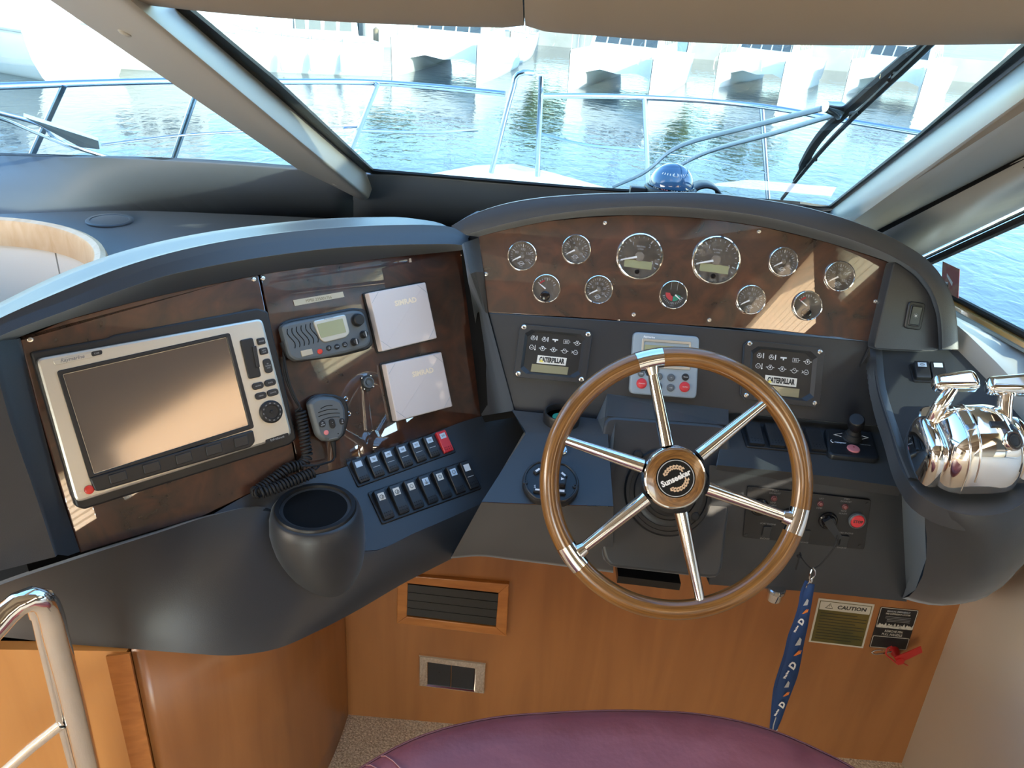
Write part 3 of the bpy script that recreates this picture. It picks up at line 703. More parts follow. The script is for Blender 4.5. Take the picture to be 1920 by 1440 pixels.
st = MB().slab([V((-.5655, .868, FLOORZ)), V((-.5655, .868, .612)), V((-.598, .858, .612)), V((-.598, .858, FLOORZ))], V((0, -.004, 0)))
struct(st.build('trim_9', 'cherry_frame', smooth=0))

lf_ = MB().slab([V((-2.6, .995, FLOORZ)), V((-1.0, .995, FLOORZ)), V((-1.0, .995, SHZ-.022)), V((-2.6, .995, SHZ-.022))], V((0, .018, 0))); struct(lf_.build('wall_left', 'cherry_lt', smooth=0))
# stair well in the shelf: pale wood rim and white lining
well = thing('stairwell_coaming', 'curved pale wood coaming round the stairwell in the dash shelf', 'coaming', loc=(WX, WY, SHZ))
N = 72
prof = [(WRAD-.030, -.045), (WRAD-.030, .010), (WRAD-.026, .018), (WRAD-.014, .022), (WRAD-.004, .018), (WRAD, .008), (WRAD, -.004), (WRAD-.006, -.045)]
m = MB().lathe(prof+[prof[0]], n=N); m.f = m.f[:N*8]; m.build('rim', 'maple', well, smooth=40)
m = MB(); n_pan = 10
for k in range(n_pan):
    vs = []
    for i in range(9):
        a = 2*pi*(k+.012+(.976)*i/8)/n_pan
        vs.append([V(((WRAD-.024)*cos(a), (WRAD-.024)*sin(a), z)) for z in (-.04, -1.2)]+[V(((WRAD-.014)*cos(a), (WRAD-.014)*sin(a), z)) for z in (-1.2, -.04)])
    p = MB()
    for i in range(9): p.v += vs[i]
    for i in range(8):
        for q in range(4): r = (q+1) % 4; p.f.append((i*4+q, i*4+r, (i+1)*4+r, (i+1)*4+q))
    p.f += [(0, 1, 2, 3), (35, 34, 33, 32)]
    p.build('lining_panel', 'well_lining', well, smooth=30)
MB().lathe([(WRAD-.006, -1.2), (WRAD-.006, -.04)], n=48, cap=False).build('backing', 'void', well)

# ================================================================== BURR PANELS
def poly(F, pts, off=0): return [F.uv(x, y, off) for x, y in pts]
def screw(F, px, py, parent, r=.0042, off=0):
    u, v = F.uv(px, py); z = off
    MB().lathe([(r, z), (r, z+.0008), (r*.8, z+.0019), (r*.42, z+.0022), (r*.40, z+.0008), (0, z+.0008)], u, v, 14).build('screw', 'screw', parent)
F = LP.at(280, 780)
pl1 = thing('burr_fascia', 'dark burr walnut fascia behind the big chart display', 'panel', F)
MB().prism(poly(F, [(30, 640)]+topl[2:7][:0]+[(120, 601), (233, 570), (350, 541), (430, 526), (484, 515), (520, 690), (560, 892), (470, 925), (380, 968), (152, 1036), (112, 905), (72, 765), (38, 634)][0:]), -.012, 0, .0012).build('fascia', 'burr', pl1)
for p in ((57, 637), (476, 524)): screw(F, *p, pl1)
F = LP.at(700, 650)
pl2 = thing('burr_fascia', 'dark burr walnut fascia carrying the radio and two white covers', 'panel', F)
MB().prism(poly(F, [(488, 514), (560, 500), (640, 488), (740, 477), (820, 470), (874, 466), (886, 589), (905, 782), (771, 832), (640, 883), (563, 895), (523, 690)]), -.012, 0, .0012).build('fascia', 'burr', pl2)
for p in ((493, 522), (867, 478)): screw(F, *p, pl2)
F = GP.at(1270, 520)
pl3 = thing('walnut_fascia', 'glossy burr walnut panel holding the round engine gauges', 'panel', F)
MB().prism(poly(F, [(897, 443), (945, 430), (1020, 415), (1100, 407), (1180, 403), (1260, 405), (1340, 411), (1422, 423), (1531, 448), (1612, 472), (1669, 493), (1652, 560), (1629, 640), (1450, 619), (1260, 608), (1080, 595), (915, 586), (906, 515)]), -.012, 0, .0012).build('fascia', 'burr', pl3)
for p in ((911, 514), (1134, 418), (1423, 434), (1642, 565), (1188, 590), (1330, 600)): screw(F, *p, pl3)

# ================================================================== GAUGES
def ticks(m, r0, r1, a0, a1, n, w, z, big=0, bw=None, br0=None):
    for i in range(n+1):
        a = radians(a0+(a1-a0)*i/n); B = big and i % big == 0
        ra, ww = (br0 if B and br0 else r0), (bw if B and bw else w)
        c, s_ = cos(a), sin(a); px_, py_ = -s_*ww/2, c*ww/2
        m.quad((ra*c+px_, ra*s_+py_, z), (ra*c-px_, ra*s_-py_, z), (r1*c-px_, r1*s_-py_, z), (r1*c+px_, r1*s_+py_, z))
    return m
def needle(m, a, r0, r1, w, z):
    a = radians(a); c, s_ = cos(a), sin(a)
    m.slab([V((r0*c-s_*w, r0*s_+c*w, z)), V((r0*c+s_*w, r0*s_-c*w, z)), V((r1*c+s_*w*.45, r1*s_-c*w*.45, z)), V((r1*c-s_*w*.45, r1*s_+c*w*.45, z))], V((0, 0, .0008)))
def gauge(px, py, rpx, label, kind, nums=(), cap='', rot=-2.5):
    F = GP.at(px, py, 0, rot); u, v = F.uv(px+rpx, py); r = sqrt(u*u+v*v)
    g = thing('gauge', label, 'gauge', F, 'round gauges in the walnut panel')
    MB().lathe([(r, 0), (r, .004), (r*.97, .0062), (r*.93, .0066), (r*.90, .0052), (r*.895, .001)], n=40).build('bezel', 'chrome', g)
    MB().lathe([(r*.9, .0012), (0, .0012)], n=40).build('dial', 'dial_black' if kind == 'rudder' else 'dial', g)
    z = .0015; m = MB()
    if kind == 'tach':
        ticks(m, r*.78, r*.86, 200, -30, 16, r*.025, z, 5, r*.045, r*.72); m.build('tick_marks', 'print_grey', g)
        for s_, a in (('0', 196), ('1', 124), ('2', 52), ('3', -20)): text(s_, r*.60*cos(radians(a)), r*.60*sin(radians(a)), z, r*.2, 'print_grey', g)
        text('REV/MIN', 0, r*.42, z, r*.10, 'print_grey', g); text('x1000', 0, r*.31, z, r*.10, 'print_grey', g)
        MB().box(-r*.02, -r*.34, .0012, r*1.18, r*.33, .0006).build('odometer_display', 'lcd', g)
        MB().lathe([(r*.10, .0012), (r*.10, .004), (r*.07, .006), (0, .0062)], -r*.02, -r*.65, 16).build('reset_button', 'gloss_black', g)
        text('VDO', 0, -r*.80, z, r*.09, 'print_grey', g)
        n_ = MB(); needle(n_, 197, r*.12, r*.82, r*.045, .0032); n_.build('needle', 'white_paint', g)
        MB().lathe([(r*.20, .0014), (r*.20, .003), (0, .0034)], n=18).build('hub_cap', 'dial', g)
    elif kind == 'rudder':
        for (a0, a1, mt, nm) in ((182, 268, 'dial_red', 'port_sector'), (272, 345, 'green', 'starboard_sector')):
            s_ = MB(); N = 10
            pts = [(r*.22*cos(radians(a0+(a1-a0)*i/N)), r*.22*sin(radians(a0+(a1-a0)*i/N))-0) for i in range(N+1)]+[(r*.55*cos(radians(a1+(a0-a1)*i/N)), r*.55*sin(radians(a1+(a0-a1)*i/N))) for i in range(N+1)]
            s_.add([(x, y+r*.12, z) for x, y in pts], [tuple(range(len(pts)))]); s_.build(nm, mt, g, smooth=0)
        ticks(m, r*.62, r*.76, 200, 340, 14, r*.035, z, 7, r*.07, r*.6); m.v = [v_+V((0, r*.1, 0)) for v_ in m.v]
        m.box(-r*.22, r*.62, z, r*.025, r*.55, .0002); m.box(r*.22, r*.62, z, r*.025, r*.55, .0002); m.build('tick_marks', 'print_grey', g)
        n_ = MB(); needle(n_, -35, r*.15, r*.62, r*.05, .0032); n_.v = [v_+V((0, r*.1, 0)) for v_ in n_.v]; n_.build('needle', 'white_paint', g)
        text('VDO', 0, -r*.76, z, r*.13, 'print_grey', g)
    elif kind == 'volt':
        ticks(m, r*.62, r*.72, 150, 30, 8, r*.04, z, 4, r*.06, r*.55); m.build('tick_marks', 'print_grey', g)
        s_ = MB(); ticks(s_, r*.50, r*.60, 152, 112, 10, r*.06, z); s_.build('red_band', 'dial_red', g, smooth=0)
        text('VOLT', 0, r*.70, z, r*.16, 'print_grey', g)
        n_ = MB(); needle(n_, 148, r*.05, r*.60, r*.05, .0032); n_.v = [v_+V((0, -r*.05, 0)) for v_ in n_.v]; n_.build('needle', 'white_paint', g)
        MB().lathe([(r*.34, .0014), (r*.34, .004), (r*.28, .005), (0, .005)], 0, -r*.52, 20).build('hub_cap', 'gloss_black', g)
    else:
        ticks(m, r*.66, r*.78, 215, -35, 20, r*.03, z, 5, r*.055, r*.6); m.build('tick_marks', 'print_grey', g)
        for i, s_ in enumerate(nums):
            a = radians(215-250*i/(len(nums)-1)); text(s_, r*.44*cos(a), r*.44*sin(a), z, r*.23, 'print_grey', g)
        text(cap, 0, r*.16, z, r*.17, 'print_grey', g)
        n_ = MB(); needle(n_, 212, r*.10, r*.70, r*.055, .0032); n_.build('needle', 'white_paint', g)
        MB().lathe([(r*.16, .0014), (r*.16, .003), (0, .0034)], n=16).build('hub_cap', 'dial', g)
        o_ = MB().tube([(r*.13*cos(t*pi/6)*1.2, -r*.50+r*.13*sin(t*pi/6), z) for t in range(12)], r*.022, 4, closed=True); o_.box(0, -r*.50, z-.0002, r*.5, r*.05, .0004); o_.build('symbol', 'print_grey', g)
        text('VDO', 0, -r*.74, z, r*.12, 'print_grey', g)
    MB().lathe([(r*.92, .0050), (r*.5, .0058), (0, .0060)], n=32).build('lens', 'lens', g)
T = ('40', '60', '80', '100', '120'); B5 = ('0', '2', '4', '6', '8', '10'); O5 = ('0', '5', '10', '15', '20', '25')
gauge(979, 480, 28, 'small round gauge at the far left of the upper gauge row', 'small', ('50', '80', '100', '120', '150'), '°C')
gauge(1080, 468, 28, 'small round gauge next left of the left rev counter, upper row', 'small', B5, 'bar')
gauge(1024, 541, 27, 'voltmeter with red band at the far left of the lower gauge row', 'volt')
gauge(1122, 543, 27, 'small round gauge below and left of the left rev counter, lower row', 'small', O5, 'bar')
gauge(1199, 481, 44, 'large rev counter with yellow green readout, left one of the pair', 'tach')
gauge(1342, 488, 46, 'large rev counter with yellow green readout, right one of the pair', 'tach')
gauge(1262, 553, 27, 'small rudder gauge with red and green sectors between the rev counters', 'rudder')
gauge(1468, 491, 28, 'small round gauge next right of the right rev counter, upper row', 'small', B5, 'bar')
gauge(1407, 562, 28, 'small round gauge below and right of the right rev counter, lower row', 'small', O5, 'bar')
gauge(1573, 518, 29, 'small round gauge at the far right end of the upper gauge row', 'small', ('50', '80', '100', '120', '150'), '°C')
gauge(1513, 573, 28, 'voltmeter at the far right of the lower gauge row, pale with glare', 'volt')

# ================================================================== CHART PLOTTER
F = LP.at(300, 768, 0, 0)
cpl = thing('chart_plotter', 'large silver chart display with a wide blank screen on the left wing', 'display', F)
def q(pts, off): return poly(F, pts, off)
MB().prism(rounded(q([(56, 660), (200, 634), (212, 628), (482, 578), (502, 584), (556, 822), (543, 834), (158, 955), (142, 950)], .012), .004), 0, .014, .003).build('backing_case', 'black', cpl)
MB().prism(rounded(q([(66, 672), (492, 596), (549, 816), (142, 944)], .026), .010), .012, .026, .004).build('bezel', 'silver', cpl)
z0 = .026
fo = rounded(q([(106, 696), (430, 624), (476, 802), (168, 900)], z0), .004); fi = rounded(q([(117, 702), (424, 632), (466, 797), (176, 889)], z0), .002)
MB().frame(fo, fi, z0-.002, z0+.003, .001).build('screen_surround', 'black', cpl)
MB().prism(inset(fi, -.001), z0-.004, z0+.0006).build('screen', 'screen', cpl)
sk = MB().prism(rounded(q([(167, 896), (474, 806), (478, 828), (470, 838), (190, 920), (178, 921)], z0+.003), .004), z0-.001, z0+.006, .002); sk.build('softkey_bar', 'black', cpl)
def lerp(a, b, t): return (a[0]+(b[0]-a[0])*t, a[1]+(b[1]-a[1])*t)
for t0, t1 in ((.09, .20), (.305, .41), (.51, .61), (.70, .80), (.88, .965)):
    A_, B_ = (176, 899), (474, 812); C_, D_ = (181, 916), (477, 830)
    MB().prism(rounded(q([lerp(A_, B_, t0), lerp(A_, B_, t1), lerp(C_, D_, t1), lerp(C_, D_, t0)], z0+.007), .0015), z0+.004, z0+.0082, .001).build('softkey', 'switch', cpl)
cdoor = MB().prism(rounded(q([(449, 638), (473, 633), (489, 706), (466, 711)], z0), .004), z0-.001, z0+.004, .0015).build('card_door', 'black', cpl)
MB().prism(rounded(q([(472, 650), (480, 648), (487, 688), (480, 690)], z0+.004), .001), z0+.002, z0+.0065, .001).build('latch', 'switch', cdoor)
def btn(px, py, w, h, tx, rot=0, nm='button', mt='switch', rr=.0025, hh=.0035, ts=.0035, tm='print_grey', zz=None, par=None, FF=None):
    FF = FF or F; zz = z0 if zz is None else zz; u, v = FF.uv(px, py, zz)
    b = MB().prism(rrect(w, h, rr, u, v), zz-.001, zz+hh, .001).build(nm, mt, par or cpl)
    for i, s_ in enumerate(tx.split('\n') if tx else []): text(s_, u, v+ts*(.6*(len(tx.split('\n'))-1)-1.2*i), zz+hh+.0002, ts, tm, b)
    return b
btn(489, 640, .0135, .0115, 'PAGE'); btn(494, 658.5, .0135, .0115, 'WPTS\nMOB', ts=.0028); btn(501.5, 686, .0135, .0245, 'IN\nRANGE\nOUT', rr=.005, ts=.003)
for a_, b_, t1, t2 in (((483, 723.5), (506, 717.5), 'ACTIVE', 'DATA'), ((488.5, 742), (511, 736), 'MENU', 'CANCEL')):
    btn(*a_, .0195, .0115, t1, ts=.003, rr=.005); btn(*b_, .0195, .0115, t2, ts=.003, rr=.005)
u, v = F.uv(507.5, 772, z0)
kb = MB().lathe([(.0195, z0), (.0195, z0+.004), (.017, z0+.0065), (.0125, z0+.0068), (.0115, z0+.0045), (.008, z0+.0042), (.003, z0+.0046), (.0025, z0+.006), (0, z0+.0062)], u, v, 36).build('control_knob', 'black', cpl)
mm = MB(); ticks(mm, .0138, .0155, 0, 330, 11, .003, z0+.0071); mm.v = [x+V((u, v, 0)) for x in mm.v]; mm.build('markings', 'print_dim', kb, smooth=0)
MB().prism(rounded(q([(497, 825), (540, 811), (541, 818), (499, 833)], z0), .0025), z0-.001, z0+.0008).build('badge', 'black', cpl)
u, v = F.uv(519, 822, z0); text('hybridtouch', u, v, z0+.0012, .0052, 'print_grey', cpl, rot=-1, shear=.3)
u, v = F.uv(167, 918, z0); pb = MB().lathe([(.0066, z0-.001), (.0066, z0+.003), (.0048, z0+.0042), (0, z0+.0044)], u, v, 20).build('power_button', 'orange_red', cpl)
MB().prism(rounded(q([(98, 676), (190, 657), (193, 666), (104, 685)], z0), .004, 5), z0-.001, z0+.0012, .0006).build('brand_plate', 'silver', cpl)
MB().prism(rounded(q([(170, 660), (191, 656), (192, 664), (172, 669)], z0), .0035, 5), z0, z0+.002, .0006).build('light_sensor', 'black', cpl)
u, v = F.uv(135, 672.5, z0); text('Raymarine', u, v, z0+.0016, .0072, 'print_dim', cpl, rot=0, shear=.35, sx=1.05, bold=.0002)
u, v = F.uv(181, 662.5, z0); text('E120', u, v, z0+.0022, .0035, 'print_grey', cpl)

# ================================================================== VHF RADIO
F = LP.at(610, 630)
vh = thing('vhf_radio', 'grey flush radio with a green display and three black knobs', 'radio', F)
MB().prism(rounded(q([(523, 608), (540, 600), (660, 577), (684, 580), (699, 643), (690, 655), (640, 668), (552, 680), (538, 668)], .004), .010, 5), 0, .010, .003).build('rear_flange', 'black', vh)
bz = .024
MB().prism(rounded(q([(526, 611), (545, 604), (664, 581), (683, 584), (697, 638), (690, 650), (650, 662), (600, 672), (555, 677), (541, 668)], bz), .010, 5), .009, bz, .005).build('body', 'grey', vh)
ds = MB().prism(rounded(q([(585, 602), (647, 589), (656, 624), (648, 633), (608, 643), (599, 636)], bz), .006, 4), bz-.003, bz+.003, .002).build('display_surround', 'silver', vh)
MB().prism(rounded(q([(594, 608), (642, 597), (649, 623), (602, 634)], bz+.003), .001), bz, bz+.0036).build('lcd', 'lcd', ds)
u, v = F.uv(616, 597, bz+.003); text('Raymarine', u, v, bz+.0033, .0042, 'print_dim', vh, shear=.3)
for (px, py, r, nm) in ((669.5, 600, .0112, 'volume_knob'), (681, 627, .0066, 'channel_knob'), (663.5, 641, .0066, 'squelch_knob')):
    u, v = F.uv(px, py, bz); k = MB().lathe([(r*1.12, bz-.001), (r*1.12, bz+.001), (r, bz+.0015), (r*.92, bz+.010), (r*.8, bz+.0115), (0, bz+.0115)], u, v, 18).build(nm, 'black', vh)
    if r < .01: MB().box(u, v, bz+.0116, r*.3, r*1.5, .0015, .0004).build('pointer', 'print_grey', k)
for (px, py, mt, tx) in ((599.5, 659, 'orange_red', ''), (616, 652.5, 'black', 'HI\nLO'), (631.5, 650, 'black', 'SCAN'), (646, 646, 'black', '16\nPLUS')):
    u, v = F.uv(px, py, bz); b = MB().lathe([(.0048, bz-.001), (.0048, bz+.0018), (.0036, bz+.0028), (0, bz+.0028)], u, v, 18).build('button', mt, vh)
    for i, s_ in enumerate(tx.split('\n') if tx else []): text(s_, u, v+.0012*(len(tx.split('\n'))-1)-.0026*i, bz+.003, .0024, 'white_paint', b)
cvr = MB().prism(rounded(q([(563, 658), (584, 653.5), (587, 664), (566, 669)], bz), .001), bz-.002, bz+.002, .0008).build('distress_cover', 'pink', vh)
cvr.data.materials[0] = M['tape']
for k in range(6):
    t = k/5; m = MB(); pts = []
    for j in range(9):
        s_ = j/8; x = 539+t*43+s_*14-3.5*sin(s_*2*pi); y = 617-t*9+s_*36-t*2
        pts.append((*F.uv(x, y, bz), bz+.0002))
    m.tube(pts, .0011, 6, flat=.6); m.build('speaker_slot', 'void', vh)
# plug at the side with its cable
u, v = F.uv(531, 650, .012)
MB().tube([(u, v+.008, .013), (u+.001, v, .014), (u+.002, v-.010, .014), (u+.003, v-.018, .012)], [.0055, .0055, .0042, .0025], 12).build('cable_plug', 'rubber', vh)

# ================================================================== HANDSET AND COILED CORD
F = LP.at(614, 786)
hs = thing('radio_handset', 'grey hand microphone with coiled black cord hanging below the radio', 'microphone', F)
hb = .034
ol = [(580, 757), (590, 747), (604, 743), (626, 744), (641, 751), (648, 765), (650, 786), (645, 815), (637, 824), (622, 828), (606, 826), (596, 816), (586, 782)]
MB().prism(rounded(q([(576, 754), (588, 742), (606, 738), (628, 740), (645, 747), (652, 763), (653, 784), (646, 815), (630, 828), (606, 828), (594, 818)], .016), .004), .008, .020, .003).build('back_shell', 'black', hs)
MB().prism(rounded(q(ol, hb), .004), .018, hb, .006).build('front_shell', 'grey', hs, smooth=50)
for k in range(4):
    w = (11, 18, 20, 17)[k]; pts = []
    for j in range(9):
        s_ = j/8-.5; pts.append((*F.uv(612+k*2.5+2*w*s_, 761+k*7.2-6.5*s_+5*s_*s_*2, hb), hb+.0002))
    MB().tube(pts, .0010, 6, flat=.6).build('speaker_slot', 'void', hs)
for (px, py, w, h, mt, tx) in ((604, 795, .0115, .0115, 'black', 'HI/\nLOW'), (622.5, 794, .0105, .0175, 'black', '+\n-'), (641, 790, .0095, .0115, 'black', '16\nPL'), (611.5, 811, .0088, .0088, 'pink', '')):
    btn(px, py, w, h, tx, mt=mt, rr=.005, hh=.0022, ts=.0032, tm='white_paint', zz=hb, par=hs, FF=F)
u, v = F.uv(634, 813, hb); MB().lathe([(.0012, hb), (.0012, hb+.0003), (0, hb+.0003)], u, v, 8).build('microphone_hole', 'void', hs)
m = MB(); m.tube([(*F.uv(617, 823.5, hb), hb), (*F.uv(633, 820.5, hb), hb)], .0009, 6); m.build('print_line', 'print_dim', hs)
lug = MB()
for px, py in ((648.5, 748), (654, 776)):
    u, v = F.uv(px, py, .014); lug.tube([(u+.0035*cos(a*pi/6), v+.0035*sin(a*pi/6), .014) for a in range(12)], .0011, 6, closed=True)
lug.build('hanging_clip', 'screw', hs)
def lp(px, py, off): return V((*F.uv(px, py, off), off))
MB().tube([lp(624, 826, .024), lp(626, 838, .022), lp(628, 858, .018)], [.0052, .0042, .0022], 12).build('strain_relief', 'rubber', hs)
def coil(path, R, pitch, n=11):
    P = spline(path, 160); L = 0; out = []; ang = 0
    for i in range(len(P)-1):
        d = P[i+1]-P[i]; k = max(2, int(d.length/pitch*n)); t = d.normalized()
        ref = V((0, 0, 1)); a = t.cross(ref).normalized(); b = t.cross(a)
        for j in range(k):
            ang += 2*pi*d.length/pitch/k; s_ = j/k; out.append(P[i]+d*s_+(a*cos(ang)+b*sin(ang))*R)
    return out
cp_ = [lp(563, 770, .018), lp(568, 800, .018), lp(573, 835, .018), lp(575, 858, .018), lp(566, 871, .019), lp(545, 876, .020), lp(515, 897, .021), lp(490, 915, .022), (lp(479, 922, .024)), lp(486, 924, .034), lp(505, 919, .036), lp(540, 905, .036), lp(570, 893, .035), lp(591, 884, .033)]
cord = coil(cp_, .0085, .0062)
MB().tube(cord, .0021, 6).build('coiled_cord', 'rubber', hs, smooth=60)
MB().tube(spline([lp(533, 668, .012), lp(536, 690, .013), lp(545, 725, .013), lp(556, 750, .014), lp(562, 764, .017), cord[0]], 24), .0021, 8).build('cord_lead', 'rubber', hs)
MB().tube(spline([lp(531, 655, .010), lp(534, 700, .011), lp(546, 735, .012), lp(558, 758, .014), lp(566, 768, .018)], 24), .0019, 8).build('cord_lead', 'rubber', hs)
MB().tube(spline([cord[-1], lp(598, 874, .030), lp(580, 873, .034), lp(565, 874, .036), lp(590, 873, .034), lp(612, 868, .026), lp(625, 862, .02), lp(628, 855, .018)], 40), .0018, 8).build('cord_lead', 'rubber', hs)

# ================================================================== WHITE INSTRUMENT COVERS
def cover(pts, tx, label, tpx, tw):
    F = LP.at(*tpx, 0); global q
    c = thing('instrument_cover', label, 'cover', F, 'white instrument covers')
    p = rounded([F.uv(x, y, .021) for x, y in pts], .0025)
    MB().prism(p, .0, .021, .0022).build('shell', 'cover', c)
    P4 = [V(F.uv(x, y, .021)) for x, y in pts]; ce = sum(P4, V((0, 0)))/4
    MB().prism(inset(rounded([tuple(v_) for v_ in P4], .002), .003), -.001, .004).build('base', 'black', c)
    for i in range(4):
        a, b, d = P4[i], P4[i-1], P4[(i+1) % 4]; k = .018
        s1_, s2_ = a+(b-a).normalized()*k+(ce-a)*.035, a+(d-a).normalized()*k+(ce-a)*.035
        MB().tube([(*s1_, .0211), (*s2_, .0211)], .0004, 4).build('corner_crease', 'print_grey', c)
    a = P4[1]-P4[0]; text(tx, 0, 0, .0214, .0135, 'emboss_shine', c, rot=math.degrees(atan2(a.y, a.x)), bold=.0006, sx=1.02)
    return c
cover([(691, 549), (798, 529), (820, 634), (717, 659)], 'SIMRAD', 'white square cover, the upper one, beside the radio', (751, 568), 55)
cover([(723, 683), (828, 660), (849, 762), (744, 790)], 'SIMRAD', 'white square cover, the lower one, above the rocker switches', (783, 699), 62)
# socket on the panel
F = LP.at(688, 717)
so_ = thing('panel_connector', 'small square flanged round socket between the radio and lower white cover', 'socket', F)
MB().prism(rrect(.024, .026, .003), 0, .0025, .0008).build('flange', 'black', so_)
MB().lathe([(.0105, .002), (.0105, .009), (.0085, .0095), (.008, .006), (.0045, .0055), (.0045, .008), (0, .0082)], n=24).build('collar', 'grey', so_)
for sx in (-1, 1):
    for sy in (-1, 1): MB().lathe([(.0016, .002), (.0016, .0033), (0, .0036)], sx*.0095, sy*.0105, 10).build('screw', 'screw', so_)
MB().box(-.003, -.0135, .001, .008, .007, .005, .001).build('cap_tab', 'black', so_)
F = LP.at(597, 561)
tp_ = thing('label_strip', 'narrow cream label strip with faint lettering above the radio', 'label', F)
MB().prism(poly(F, [(549, 563), (642, 547), (645, 557), (552, 574)]), 0.0013, .0019).build('tape', 'tape', tp_)
u, v = F.uv(597, 561); text('MMSI 235001756', u, v, .0021, .0072, 'olive', tp_, rot=-2)

# ================================================================== ROCKER SWITCHES
def rocker(parent, u, v, w, h, mat='switch', legend='legend', line=False, icon=None, dots=True, z=0, tilt=0, ang=0):
    "a curved rocker in its own frame: profile in (v, n), extruded along u"
    prof = [(-.5, .0), (-.5, .0055), (-.44, .0068), (-.2, .0082), (.05, .0098), (.25, .0118), (.40, .0132), (.47, .0128), (.5, .0105), (.5, 0)]
    Mt = Matrix.Translation(V((u, v, z))) @ Matrix.Rotation(ang, 4, 'Z')
    def sl(x, ins): return [Mt @ V((x, py*(h-2*ins), pz-(ins if pz > .001 else 0))) for py, pz in prof]
    b = .0008; rows = [sl(-w/2, b*1.2), sl(-w/2+b, 0), sl(w/2-b, 0), sl(w/2, b*1.2)]
    m = MB().loft(rows, close_u=True); n = len(prof); m.f += [tuple(reversed(range(n))), tuple(range(3*n, 4*n))]
    r = m.build('rocker_switch', mat, parent, smooth=30)
    def top(y):  # height of the surface at v = y*h
        for (a, az), (b_, bz_) in zip(prof[1:-1], prof[2:]):
            if a <= y <= b_: return az+(bz_-az)*(y-a)/max(b_-a, 1e-9)
        return .006
    def patch(x0, x1, y0, y1, nm, mt, par=r, zz=.0003, n=3):
        k = MB().loft([[Mt @ V((x, h*(y0+(y1-y0)*i/n), top(y0+(y1-y0)*i/n)+zz)) for i in range(n+1)] for x in (x0, x1)])
        return k.build(nm, mt, par, smooth=0)
    if legend: lg = patch(-w*.30, w*.30, .12, .36, 'legend', legend, n=4)
    if icon and legend:
        zc = top(.24)+.0009; k = MB()
        if icon == 'anchor':
            k.tube([Mt @ V((0, h*.16, zc)), Mt @ V((0, h*.32, zc))], .0006, 4); k.tube([Mt @ V((w*.16*cos(radians(a)), h*.22+h*.06*sin(radians(a)), zc)) for a in range(190, 351, 20)], .0006, 4)
        elif icon == 'wiper':
            k.tube([Mt @ V((w*.18*cos(radians(a)), h*.22+h*.07*sin(radians(a)), zc)) for a in range(0, 361, 24)], .0005, 4); k.tube([Mt @ V((0, h*.17, zc)), Mt @ V((w*.1, h*.27, zc))], .0006, 4)
        elif icon == 'text':
            k.tube([Mt @ V((-w*.17, h*.26, zc)), Mt @ V((w*.17, h*.26, zc))], .0004, 4); k.tube([Mt @ V((-w*.14, h*.21, zc)), Mt @ V((w*.14, h*.21, zc))], .0004, 4)
        else:
            k.tube([Mt @ V((w*.15*cos(radians(a)), h*.24+h*.06*sin(radians(a)), zc)) for a in range(0, 361, 30)], .0005, 4)
        k.build('symbol', 'grey', r)
    if line: patch(-w*.33, w*.33, -.10, -.075, 'indicator_line', 'print_grey', n=1)
    if dots:
        k = MB()
        for j in range(2):
            for i in range(4): k.lathe([(.0009, 0), (.0007, .0004), (0, .0005)], 0, 0, 6, Mt @ Matrix.Translation(V((w*(-.3+.2*i), h*(-.30-.10*j), top(-.30-.10*j)))))
        k.build('grip_dots', 'void', r)
    return r
def bank(plane, cents, frame_px, w, h, label, specs, vdir=None):
    c0, c1 = cents[0], cents[-1]; mid = ((c0[0]+c1[0])/2, (c0[1]+c1[1])/2)
    p0, p1 = plane.hit(*c0), plane.hit(*c1); a = math.degrees(atan2((p1-p0).dot(plane.v), (p1-p0).dot(plane.u)))
    F = plane.at(*mid, 0, a); n = len(cents)
    b = thing('switch_panel', label, 'switch panel', F)
    L = F.uv(*c1)[0]-F.uv(*c0)[0]; p = L/(n-1)
    MB().prism(rrect(L+w+.011, h+.010, .004), -.001, .0035, .0015).build('mounting_frame', 'black', b)
    for i, sp_ in enumerate(specs):
        if sp_ is None: continue
        rocker(b, -L/2+i*p, 0, min(w, p*.93), h, z=.003, **sp_)
    return b, p
r1 = [(676.5, 885), (703, 875), (730, 866), (756.5, 857), (782.5, 848), (808, 839.5), (833, 831)]
D = dict
_, p_ = bank(LG, r1, None, .0215, .044, 'rear row of seven rockers with pale legends, rightmost one red', [D(), D(line=True, icon='text'), D(line=True, icon='text'), D(line=True, icon='text'), D(line=True, icon='text'), D(line=True, icon='text'), D(mat='red', icon='text')])
print('PITCH1', p_)
r2 = [(720, 948), (747, 938.5), (774, 929), (800.5, 919.5), (827, 910), (852.5, 901.5), (879, 893)]
_, p_ = bank(LG, r2, None, .0215, .056, 'front row of seven black rockers with square white legends', [D(icon='wiper', legend='legend_w'), D(icon='wiper', legend='legend_w'), D(icon='ring', legend='legend_w'), D(icon='anchor'), D(icon='ring', legend='legend_w'), D(icon='ring'), D(line=True, icon=None, legend='white_paint')])
print('PITCH2', p_)
_, p_ = bank(CL, [(1412, 820), (1444, 823), (1485, 827), (1526, 831)], None, .028, .060, 'row of three black rockers right of the steering wheel hub', [D(legend=None), D(legend=None), None, D(legend=None)])
_, p_ = bank(RP, [(1727, 701), (1757, 702)], None, .024, .036, 'pair of small rockers behind the chrome throttle levers', [D(icon='ring', dots=False), D(icon=None, dots=False)])
